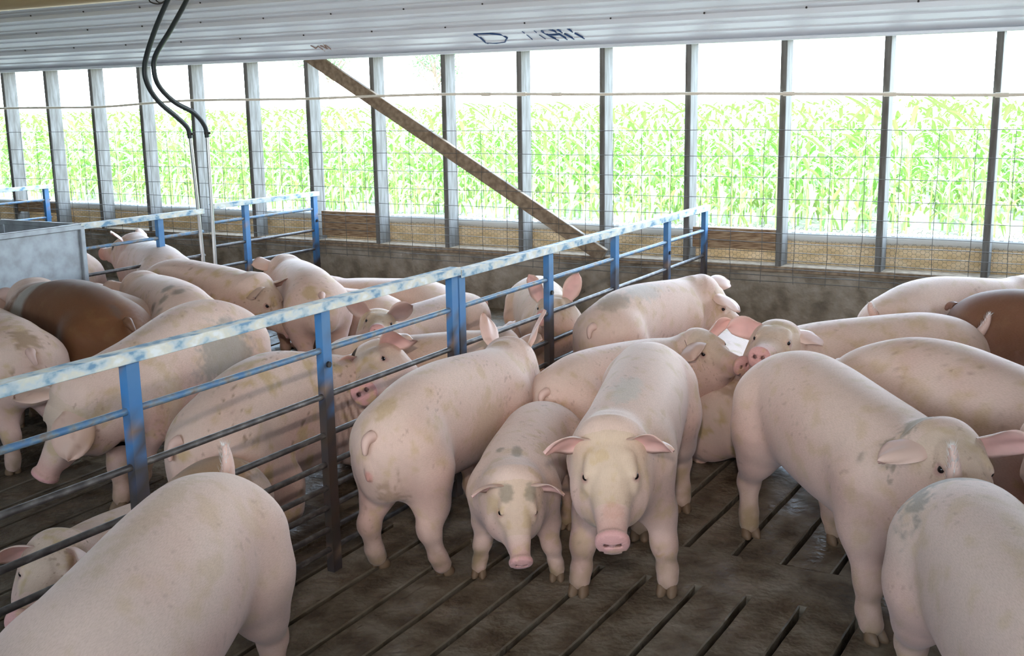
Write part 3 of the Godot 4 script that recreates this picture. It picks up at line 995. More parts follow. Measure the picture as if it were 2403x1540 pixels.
func mesh_field(lo: Vector3, hi: Vector3, cell: float, net: Net, z_from: float, z_to: float) -> void:
	# surface nets; the field is even in x, so that only one half is computed
	var half := int(ceil(hi.x / cell)) + 1
	var nx := 2 * half + 1
	var ny := int(ceil((hi.y - lo.y) / cell)) + 2
	var nz := int(ceil((hi.z - lo.z) / cell)) + 2
	var F := PackedFloat32Array()
	F.resize(nx * ny * nz)
	F.fill(1e9)
	var B := 6
	var reach := B * cell * 0.5 * 1.9 + cell
	var blocks := []
	for bk in range(0, nz - 1, B):
		for bj in range(0, ny - 1, B):
			for bi in range(0, half + 1, B):
				var c := Vector3((bi + B * 0.5) * cell, lo.y + (bj + B * 0.5) * cell, lo.z + (bk + B * 0.5) * cell)
				if absf(pig_field(c)) > reach: continue
				blocks.append([bi, bj, bk])
				for k in range(bk, mini(bk + B + 1, nz)):
					for j in range(bj, mini(bj + B + 1, ny)):
						var row := (j + k * ny) * nx + half
						for i in range(bi, mini(bi + B + 1, half + 1)):
							if F[row + i] > 1e8:
								var d := pig_field(Vector3(i * cell, lo.y + j * cell, lo.z + k * cell))
								F[row + i] = d
								F[row - i] = d
	var at := PackedInt32Array()
	at.resize(F.size())
	at.fill(-1)
	var sx := 1
	var sy := nx
	var sz := nx * ny
	for k in nz - 1:
		var z: float = lo.z + k * cell
		if z < z_from - cell or z > z_to + cell: continue
		for j in ny - 1:
			var row := (j + k * ny) * nx
			for i in nx - 1:
				var o := row + i
				var a := F[o]
				if a > 1e8: continue
				var b := F[o + 1]
				var c := F[o + sy]
				var d := F[o + sy + 1]
				var e := F[o + sz]
				var f := F[o + sz + 1]
				var g := F[o + sz + sy]
				var h := F[o + sz + sy + 1]
				var pos := int(a > 0) + int(b > 0) + int(c > 0) + int(d > 0) + int(e > 0) + int(f > 0) + int(g > 0) + int(h > 0)
				if pos == 0 or pos == 8 or maxf(maxf(maxf(b, c), maxf(d, e)), maxf(maxf(f, g), h)) > 1e8: continue
				var s := Vector3.ZERO
				var m := 0
				if (a > 0) != (b > 0): s += Vector3(a / (a - b), 0, 0); m += 1
				if (c > 0) != (d > 0): s += Vector3(c / (c - d), 1, 0); m += 1
				if (e > 0) != (f > 0): s += Vector3(e / (e - f), 0, 1); m += 1
				if (g > 0) != (h > 0): s += Vector3(g / (g - h), 1, 1); m += 1
				if (a > 0) != (c > 0): s += Vector3(0, a / (a - c), 0); m += 1
				if (b > 0) != (d > 0): s += Vector3(1, b / (b - d), 0); m += 1
				if (e > 0) != (g > 0): s += Vector3(0, e / (e - g), 1); m += 1
				if (f > 0) != (h > 0): s += Vector3(1, f / (f - h), 1); m += 1
				if (a > 0) != (e > 0): s += Vector3(0, 0, a / (a - e)); m += 1
				if (b > 0) != (f > 0): s += Vector3(1, 0, b / (b - f)); m += 1
				if (c > 0) != (g > 0): s += Vector3(0, 1, c / (c - g)); m += 1
				if (d > 0) != (h > 0): s += Vector3(1, 1, d / (d - h)); m += 1
				s /= m
				at[o] = net.v.size()
				net.v.append(Vector3((i - half + s.x) * cell, lo.y + (j + s.y) * cell, z + s.z * cell))
				net.n.append(Vector3(b + d + f + h - a - c - e - g, c + d + g + h - a - b - e - f, e + f + g + h - a - b - c - d).normalized())
	for k in range(1, nz - 1):
		var z: float = lo.z + k * cell
		if z < z_from or z > z_to: continue
		for j in range(1, ny - 1):
			var row := (j + k * ny) * nx
			for i in range(1, nx - 1):
				var o := row + i
				if at[o] < 0: continue
				var a := F[o] > 0
				if a != (F[o + 1] > 0): quad(net.f, at, o, o - sy, o - sy - sz, o - sz, a)
				if a != (F[o + sy] > 0): quad(net.f, at, o, o - sz, o - sz - sx, o - sx, a)
				if a != (F[o + sz] > 0): quad(net.f, at, o, o - sx, o - sx - sy, o - sy, a)

func quad(f: PackedInt32Array, at: PackedInt32Array, a: int, b: int, c: int, d: int, turn: bool) -> void:
	if at[b] < 0 or at[c] < 0 or at[d] < 0: return
	if turn: f.append_array(PackedInt32Array([at[a], at[b], at[c], at[a], at[c], at[d]]))
	else: f.append_array(PackedInt32Array([at[a], at[c], at[b], at[a], at[d], at[c]]))

func pig_net(body_cell: float, head_cell: float, lie: bool) -> Net:
	lying = lie
	var net := Net.new()
	var cut := 0.40
	mesh_field(Vector3(0, -0.01, -0.66), Vector3(0.27, 0.76, cut + 0.03), body_cell, net, -9.0, cut)
	mesh_field(Vector3(0, 0.20, cut - 0.03), Vector3(0.20, 0.76, 0.84), head_cell, net, cut - 0.012, 9.0)
	return net

# ------------------------------------------------------------------ pose, colours and parts of one pig
const NECK_AT := Vector3(0, 0.53, 0.34)
const POLL_AT := Vector3(0, 0.575, 0.47)
class Pose:
	var neck := Basis()          # whole turn of the head, half of it in the neck
	var head_q := Quaternion()
	var neck_q := Quaternion()
	var bend := 0.0              # sideways curve of the spine, radians per metre
	var legs := [Vector2.ZERO, Vector2.ZERO, Vector2.ZERO, Vector2.ZERO]   # fore left, fore right, hind left, hind right: shift of the foot in x and z
	var fat := 1.0
	var size := 1.0
	var hump := 0.0              # rise of the back between the legs
	var crouch := 0.0           # how far bent legs lower a pig
	var drop := 0.0              # how far a lying pig sinks

func make_pose(d: Dictionary) -> Pose:
	var q := Pose.new()
	var e: Vector3 = d.get("head", Vector3.ZERO)   # degrees: nose up, to the pig's left, tilt
	var e2: Vector3 = d.get("poll", e * 0.5)
	var e1: Vector3 = e - e2
	q.neck_q = Basis.from_euler(Vector3(-e1.x, e1.y, e1.z) * PI / 180).get_rotation_quaternion()
	q.head_q = Basis.from_euler(Vector3(-e2.x, e2.y, e2.z) * PI / 180).get_rotation_quaternion()
	q.bend = d.get("bend", 0.0)
	q.legs = d.get("legs", q.legs)
	q.fat = d.get("fat", 1.0)
	q.size = d.get("size", 1.0)
	q.hump = d.get("hump", 0.0)
	q.drop = d.get("drop", 0.0)
	q.crouch = d.get("crouch", 0.0)
	return q

func pose_at(p: Vector3, q: Pose) -> Transform3D:
	# where a point of the resting pig goes, and how its surroundings turn
	var b := Basis()
	var r := p
	# girth
	var trunk := smoothstep(0.20, 0.36, p.y) * (1.0 - smoothstep(0.38, 0.62, p.z))
	r.x *= 1.0 + (q.fat - 1.0) * trunk
	r.y += q.hump * smoothstep(0.2, 0.45, p.y) * exp(-pow((p.z + 0.12) / 0.3, 2.0))
	if p.y < 0.48 and absf(p.x) > 0.0:
		var s := (0 if p.x > 0 else 1) + (0 if p.z > -0.08 else 2)
		var near := 1.0 - smoothstep(0.12, 0.26, absf(p.z - (0.26 if s < 2 else -0.42)))
		var w := (1.0 - smoothstep(0.20, 0.48, p.y)) * near
		var side := smoothstep(0.0, 0.05, absf(p.x)) * near
		var down := 0.46 - maxf(p.y, 0.05)
		var o: Vector2 = q.legs[s]
		r.x += o.x / 0.41 * down * w * side
		r.z += o.y / 0.41 * down * w * side
	# poll, then neck
	var wp := smoothstep(0.44, 0.575, p.z + (p.y - 0.55) * 0.25) if p.z > 0.3 else 0.0
	if wp > 0.0:
		var bb := Basis(Quaternion.IDENTITY.slerp(q.head_q, wp))
		r = POLL_AT + bb * (r - POLL_AT)
		b = bb
	var wn := smoothstep(0.22, 0.50, p.z)
	if wn > 0.0 and p.y > 0.1:
		wn *= smoothstep(0.24, 0.40, p.y) if p.z < 0.42 else 1.0
		var bb := Basis(Quaternion.IDENTITY.slerp(q.neck_q, wn))
		r = NECK_AT + bb * (r - NECK_AT)
		b = bb * b
	# spine
	if q.bend != 0.0:
		var z := clampf(r.z, -0.55, 0.45)
		var th := q.bend * z
		var c := Vector3((1.0 - cos(th)) / q.bend, 0, sin(th) / q.bend)
		var bb := Basis(Vector3.UP, th)
		r = c + Vector3(0, r.y, 0) + bb * Vector3(r.x, 0, r.z - z)
		b = bb * b
	r.y -= q.drop / q.size + q.crouch / q.size * smoothstep(0.0, 0.34, p.y)
	return Transform3D(b, r * q.size)

func head_point(x: float, up: float, along: float) -> Vector3:
	return HEAD_AT + Vector3(x, 0, 0) + head_y * up + head_z * along

# ------------------------------------------------------------------ building every pig
const CREAM := Color(0.67, 0.478, 0.385)
const PINK := Color(0.60, 0.34, 0.275)
const DIRT := Color(0.22, 0.145, 0.085)
const GREY := Color(0.29, 0.228, 0.165)
var n_big: FastNoiseLite
var n_mid: FastNoiseLite
var n_fine: FastNoiseLite

func skin_at(p: Vector3, look: Dictionary) -> Color:
	var s: float = look.seed * 3.7
	var big := n_big.get_noise_3d(p.x + s, p.y, p.z)
	var mid := n_mid.get_noise_3d(p.x, p.y + s, p.z)
	var fine := n_fine.get_noise_3d(p.x, p.y, p.z + s)
	var c: Color = look.base
	# pinker low on the flanks, at the groin and round the joints
	var low := 1.0 - smoothstep(0.30, 0.62, p.y)
	c = c.lerp(look.pink, clampf(low * 0.55 + big * 0.35 + 0.05, 0.0, 0.8) * look.pinkness)
	if p.z > 0.42:
		var r := p - HEAD_AT
		var hz := r.dot(head_z)
		var hy := r.dot(head_y)
		c = c.lerp(look.pink, smoothstep(0.24, 0.33, hz) * 0.85 * look.pinkness)
		if hz > 0.34: c = c.lerp(Color(0.66, 0.30, 0.30), 0.5 * look.pinkness)
		if hz > 0.02 and hz < 0.24: c = c.lerp(look.face, 0.5 * smoothstep(-0.03, 0.03, hy))
		var e := Vector3(absf(p.x) - 0.076, hy - 0.037, hz - 0.138).length()
		c = c.lerp(Color(0.42, 0.22, 0.19), (1.0 - smoothstep(0.010, 0.028, e)) * 0.75)
		var m := Vector3(absf(p.x) - 0.018, hy - 0.006, hz - 0.355).length()
		c = c.lerp(Color(0.16, 0.06, 0.05), 1.0 - smoothstep(0.008, 0.012, m))
	# stains: broad yellowish rubs, small specks, muddy legs
	c = c.lerp(Color(0.50, 0.34, 0.16), clampf(smoothstep(0.10, 0.45, mid) * 0.5 * look.dirt, 0.0, 1.0))
	c = c.lerp(DIRT, clampf(smoothstep(0.34, 0.5, fine) * smoothstep(-0.05, 0.3, big) * 0.5 * look.dirt, 0.0, 1.0))
	var leg := 1.0 - smoothstep(0.05, 0.26, p.y)
	c = c.lerp(Color(0.30, 0.19, 0.10), clampf(leg * (0.62 + mid * 0.9) * look.mud, 0.0, 0.92))
	for q: Array in look.marks:
		# [centre, radii, colour, how ragged, how strong]
		var d: Vector3 = (p - q[0]) / q[1]
		var t: float = d.length() + (fine * 0.6 + mid * 0.7) * q[3]
		c = c.lerp(q[2], (1.0 - smoothstep(0.6, 1.05, t)) * q[4])
	c = c * (1.0 + fine * 0.05)
	c.a = 1.0
	return c

func ear_mesh(side: float, e: Array, pose: Pose, look: Dictionary, nu: int, nv: int) -> ArrayMesh:
	# e: [direction (out, up, forward), hollow side (out, up, forward), droop, length, width]
	var x := Vector3(side, 0, 0)
	var dir: Vector3 = (x * e[0].x + head_y * e[0].y + head_z * e[0].z).normalized()
	var hol: Vector3 = (x * e[1].x + head_y * e[1].y + head_z * e[1].z)
	hol = (hol - dir * hol.dot(dir)).normalized()
	var wid: Vector3 = dir.cross(hol)
	var root := head_point(side * 0.068, 0.072, 0.025)
	var turn := pose_at(root, pose)
	var L: float = e[3]
	var W: float = e[4]
	var front := []
	var back := []
	for i in nu + 1:
		var u := float(i) / nu
		var a: float = e[2] * u * u
		var c: Vector3 = root + (dir * (sin(a) / maxf(a, 1e-4) if absf(a) > 1e-3 else 1.0) + hol * ((1.0 - cos(a)) / maxf(absf(a), 1e-3) * signf(a))) * L * u
		var dn: Vector3 = (hol * cos(a) - dir * sin(a))
		var w := W * (0.62 + 0.38 * smoothstep(0.0, 0.38, u))
		if u > 0.38: w = W * pow(maxf(0.0, 1.0 - pow((u - 0.38) / 0.62, 2.2)), 0.62)
		var cup := lerpf(0.95, 0.25, smoothstep(0.0, 0.7, u))
		var th := lerpf(0.0065, 0.0028, u)
		var rf := []
		var rb := []
		for j in nv + 1:
			var v := 2.0 * j / nv - 1.0
			var ang := v * cup
			var k := sin(ang) / cup
			var p: Vector3 = c + wid * (w * k) + dn * (w * (1.0 - cos(ang)) / cup * 0.9) + dn * 0.006 * sin(v * 5.0 + u * 6.0) * u
			var edge := sqrt(maxf(0.0, 1.0 - v * v)) * (1.0 if i < nu else 0.2) + 0.12
			rf.append(p + dn * th * 0.5 * edge)
			rb.append(p - dn * th * 0.5 * edge)
		front.append(rf)
		back.append(rb)
	var st := SurfaceTool.new()
	st.begin(Mesh.PRIMITIVE_TRIANGLES)
	st.set_smooth_group(0)
	var put := func(p: Vector3, c: Color) -> void:
		st.set_color(c)
		st.add_vertex(turn * (p - root) if false else (turn.basis * ((p - root) * pose.size) + turn.origin))
	var inner: Color = look.ear
	for i in nu:
		for j in nv:
			for f in 2:
				var g: Array = front if f == 0 else back
				var idx := [[i, j], [i + 1, j], [i + 1, j + 1], [i, j], [i + 1, j + 1], [i, j + 1]] if (f == 0) == (side > 0) else [[i, j], [i + 1, j + 1], [i + 1, j], [i, j], [i, j + 1], [i + 1, j + 1]]
				for q: Array in idx:
					var p: Vector3 = g[q[0]][q[1]]
					var c: Color
					if f == 0:
						c = inner.lerp(look.base, pow(absf(2.0 * q[1] / nv - 1.0), 3.0) * 0.6)
						c = c * (1.0 + 0.15 * n_fine.get_noise_3d(p.x * 0.5, p.y * 0.5, p.z * 0.5))
					else:
						c = skin_at(root.lerp(p, 0.5), look).lerp(inner, 0.35)
					c.a = 1.0
					put.call(p, c)
	# rim
	for j: int in [0, nv]:
		for i in nu:
			var q := [front[i][j], front[i + 1][j], back[i + 1][j], back[i][j]]
			var order := [0, 1, 2, 0, 2, 3] if (j == 0) != (side > 0) else [0, 2, 1, 0, 3, 2]
			for k: int in order: put.call(q[k], look.base)
	for j in nv:
		var q := [front[nu][j], front[nu][j + 1], back[nu][j + 1], back[nu][j]]
		var order := [0, 1, 2, 0, 2, 3] if side < 0 else [0, 2, 1, 0, 3, 2]
		for k: int in order: put.call(q[k], look.base)
	st.generate_normals()
	return st.commit()

const EARS := {
	"flop": [Vector3(0.92, 0.26, 0.18), Vector3(0.12, -0.18, 0.95), 0.6, 0.148, 0.066],
	"up": [Vector3(0.42, 0.88, -0.22), Vector3(0.45, 0.1, 0.88), 0.15, 0.19, 0.060],
	"half": [Vector3(0.75, 0.55, 0.05), Vector3(0.1, -0.1, 1.0), 0.45, 0.18, 0.064],
	"hang": [Vector3(0.70, 0.25, 0.55), Vector3(-0.35, -0.55, 0.75), 0.85, 0.20, 0.072],
	"back": [Vector3(0.70, 0.35, -0.55), Vector3(0.35, -0.55, 0.55), 0.35, 0.18, 0.060]}

func make_pig(d: Dictionary, nets: Dictionary) -> void:
	var pose := make_pose(d)
	var look := {"base": CREAM, "pink": PINK, "face": Color(0.56, 0.415, 0.29), "ear": Color(0.72, 0.40, 0.34), "pinkness": 1.0, "dirt": 0.9, "mud": 1.0, "marks": [], "seed": d.seed}
	look.merge(d.get("look", {}), true)
	var lie: bool = d.get("lie", false)
	var net: Net = nets[("fine" if d.get("near", false) else "coarse") + ("_lying" if lie else "")]
	var n := net.v.size()
	var wr: float = look.get("wrinkles", 0.0)
	var v := PackedVector3Array()
	var nn := PackedVector3Array()
	var cc := PackedColorArray()
	v.resize(n)
	nn.resize(n)
	cc.resize(n)
	for i in n:
		var p := net.v[i]
		var t := pose_at(p, pose)
		var nr := net.n[i]
		if wr > 0.0:
			# skin folds over the shoulder
			var m := wr * exp(-((p - Vector3(signf(p.x) * 0.15, 0.42, 0.20)) / Vector3(0.12, 0.13, 0.13)).length_squared())
			if m > 0.02:
				var kv := Vector3(0.0, 70.0, 175.0)
				var ph := kv.dot(p) + 2.0 * n_big.get_noise_3d(p.x, p.y * 2.0, p.z)
				nr = (nr - kv * (0.007 * m * cos(ph))).normalized()
				p += net.n[i] * (0.007 * m * sin(ph))
				t = pose_at(p, pose)
		v[i] = t.origin
		nn[i] = t.basis * nr
		cc[i] = skin_at(p, look)
	var a := []
	a.resize(Mesh.ARRAY_MAX)
	a[Mesh.ARRAY_VERTEX] = v
	a[Mesh.ARRAY_NORMAL] = nn
	a[Mesh.ARRAY_COLOR] = cc
	a[Mesh.ARRAY_INDEX] = net.f
	var am := ArrayMesh.new()
	am.add_surface_from_arrays(Mesh.PRIMITIVE_TRIANGLES, a)
	var root := thing("pig", d.label, "pig", Vector3(d.x, floor_y(d.z) + d.get("lift", 0.0), d.z))
	root.basis = Basis(Vector3.RIGHT, atan(-FLOOR_SLOPE)) * Basis(Vector3.UP, d.yaw)
	part(root, "body", am, M.pig_skin)
	var near: bool = d.get("near", false)
	var ears: Array = d.get("ears", ["flop", "flop"])
	for k in 2:
		var e = ears[k]
		part(root, "ear", ear_mesh(1.0 if k == 0 else -1.0, EARS[e] if e is String else e, pose, look, 14 if near else 9, 10 if near else 6), M.pig_ear)
	# eyes
	var ball := SphereMesh.new()
	ball.radius = 0.0122 * pose.size
	ball.height = 0.0244 * pose.size
	ball.radial_segments = 14
	ball.rings = 8
	for s: float in [1.0, -1.0]:
		var t := pose_at(head_point(s * 0.0725, 0.0405, 0.1390), pose)
		part(root, "eye", ball, M.eye, t)
	# tail: a short docked nub that stands up, or hangs
	var up: float = d.get("tail", 0.0)
	var st := SurfaceTool.new()
	st.begin(Mesh.PRIMITIVE_TRIANGLES)
	st.set_smooth_group(0)
	var pts := PackedVector3Array()
	var rad := []
	for i in 8:
		var u := i / 7.0
		var hang := Vector3(0.008 * sin(u * 3.0), 0.585 + 0.008 * u - 0.055 * u * u, -0.565 - 0.075 * u + 0.025 * u * u)
		var rise := Vector3(0.006 * sin(u * 3.0), 0.60 + 0.10 * u, -0.555 - 0.055 * u + 0.02 * u * u)
		pts.append(pose_at(hang.lerp(rise, up), pose).origin)
		rad.append(lerpf(0.0235, 0.009, pow(u, 1.3)) * pose.size)
	pts.append(pts[-1] + (pts[-1] - pts[-2]) * 0.35)
	rad.append(0.004 * pose.size)
	st.set_color((look.base as Color).lerp(look.pink, 0.5))
	tube(st, pts, rad, 10)
	st.generate_normals()
	part(root, "tail", st.commit(), M.pig_ear)
	if up > 0.6:
		# a fringe of pale hairs round the raised tail
		var hr := RandomNumberGenerator.new()
		hr.seed = d.seed
		var hs := SurfaceTool.new()
		hs.begin(Mesh.PRIMITIVE_TRIANGLES)
		hs.set_smooth_group(-1)
		for i in 140:
			var u := pow(hr.randf(), 0.6)
			var c: Vector3 = pts[0].lerp(pts[-1], u)
			var along: Vector3 = (pts[-1] - pts[0]).normalized()
			var out := Vector3(hr.randfn(), hr.randfn() * 0.3, hr.randfn()).normalized()
			out = (out - along * out.dot(along)).normalized()
			var r0: float = lerpf(0.021, 0.009, u) * pose.size
			var a0 := c + out * r0
			var tip := a0 + (along * 1.2 + out * 0.55) * hr.randf_range(0.007, 0.018)
			var w := along.cross(out) * 0.0009
			for q: Vector3 in [a0 - w, tip, a0 + w, a0 + w, tip, a0 - w]: hs.add_vertex(q)
		hs.generate_normals()
		part(root, "tail_hair", hs.commit(), M.tail_hair)
	# hooves: two claws on each foot
	if not lie or near:
		var claw := hoof_mesh()
		for f: Vector3 in ([Vector3(0.106, 0, 0.292), Vector3(-0.106, 0, 0.292), Vector3(0.106, 0, -0.405), Vector3(-0.106, 0, -0.405)] if not lie else [Vector3(0.125, 0.205, 0.47), Vector3(-0.125, 0.205, 0.47)]):
			for s: float in [-1.0, 1.0]:
				var at := f + Vector3(s * 0.0175, 0, 0)
				var t := pose_at(at + Vector3(0, 0.02, 0), pose)
				t.origin -= Vector3(0, 0.02 * pose.size, 0)
				t.basis = t.basis * Basis(Vector3.UP, s * 0.12) * Basis.from_scale(Vector3.ONE * pose.size)
				part(root, "hoof", claw, M.hoof, t)

var hoof_cache: ArrayMesh
func hoof_mesh() -> ArrayMesh:
	if hoof_cache: return hoof_cache
	var st := st_new()
	st.set_smooth_group(0)
	var rings := []
	for k: Array in [[0.0, 0.0195, 0.031, 0.0], [0.010, 0.0195, 0.030, -0.002], [0.026, 0.018, 0.024, -0.008], [0.040, 0.015, 0.016, -0.014]]:
		var ring := []
		for i in 10:
			var a := TAU * i / 10.0
			var z: float = sin(a) * k[2]
			var x: float = cos(a) * k[1] * (1.0 - 0.35 * maxf(sin(a), 0.0))
			ring.append(Vector3(x, k[0], z + k[3]))
		rings.append(ring)
	for r in 3:
		for i in 10:
			var m := (i + 1) % 10
			face(st, rings[r][i], rings[r + 1][i], rings[r + 1][m], rings[r][m])
	for i in range(1, 9):
		for q: Vector3 in [rings[0][0], rings[0][i], rings[0][i + 1]]: st.add_vertex(q)
		for q: Vector3 in [rings[3][0], rings[3][i + 1], rings[3][i]]: st.add_vertex(q)
	hoof_cache = done(st)
	return hoof_cache

func build_pigs() -> void:
	pig_tables()
	n_big = noise(3.2, 3, 101)
	n_mid = noise(9.0, 4, 102)
	n_fine = noise(34.0, 3, 103)
	var nets := {
		"fine": pig_net(0.0115, 0.0048, false), "coarse": pig_net(0.017, 0.0075, false),
		"fine_lying": pig_net(0.0115, 0.0055, true), "coarse_lying": pig_net(0.017, 0.0075, true)}
	for d: Dictionary in PIGS(): make_pig(d, nets)

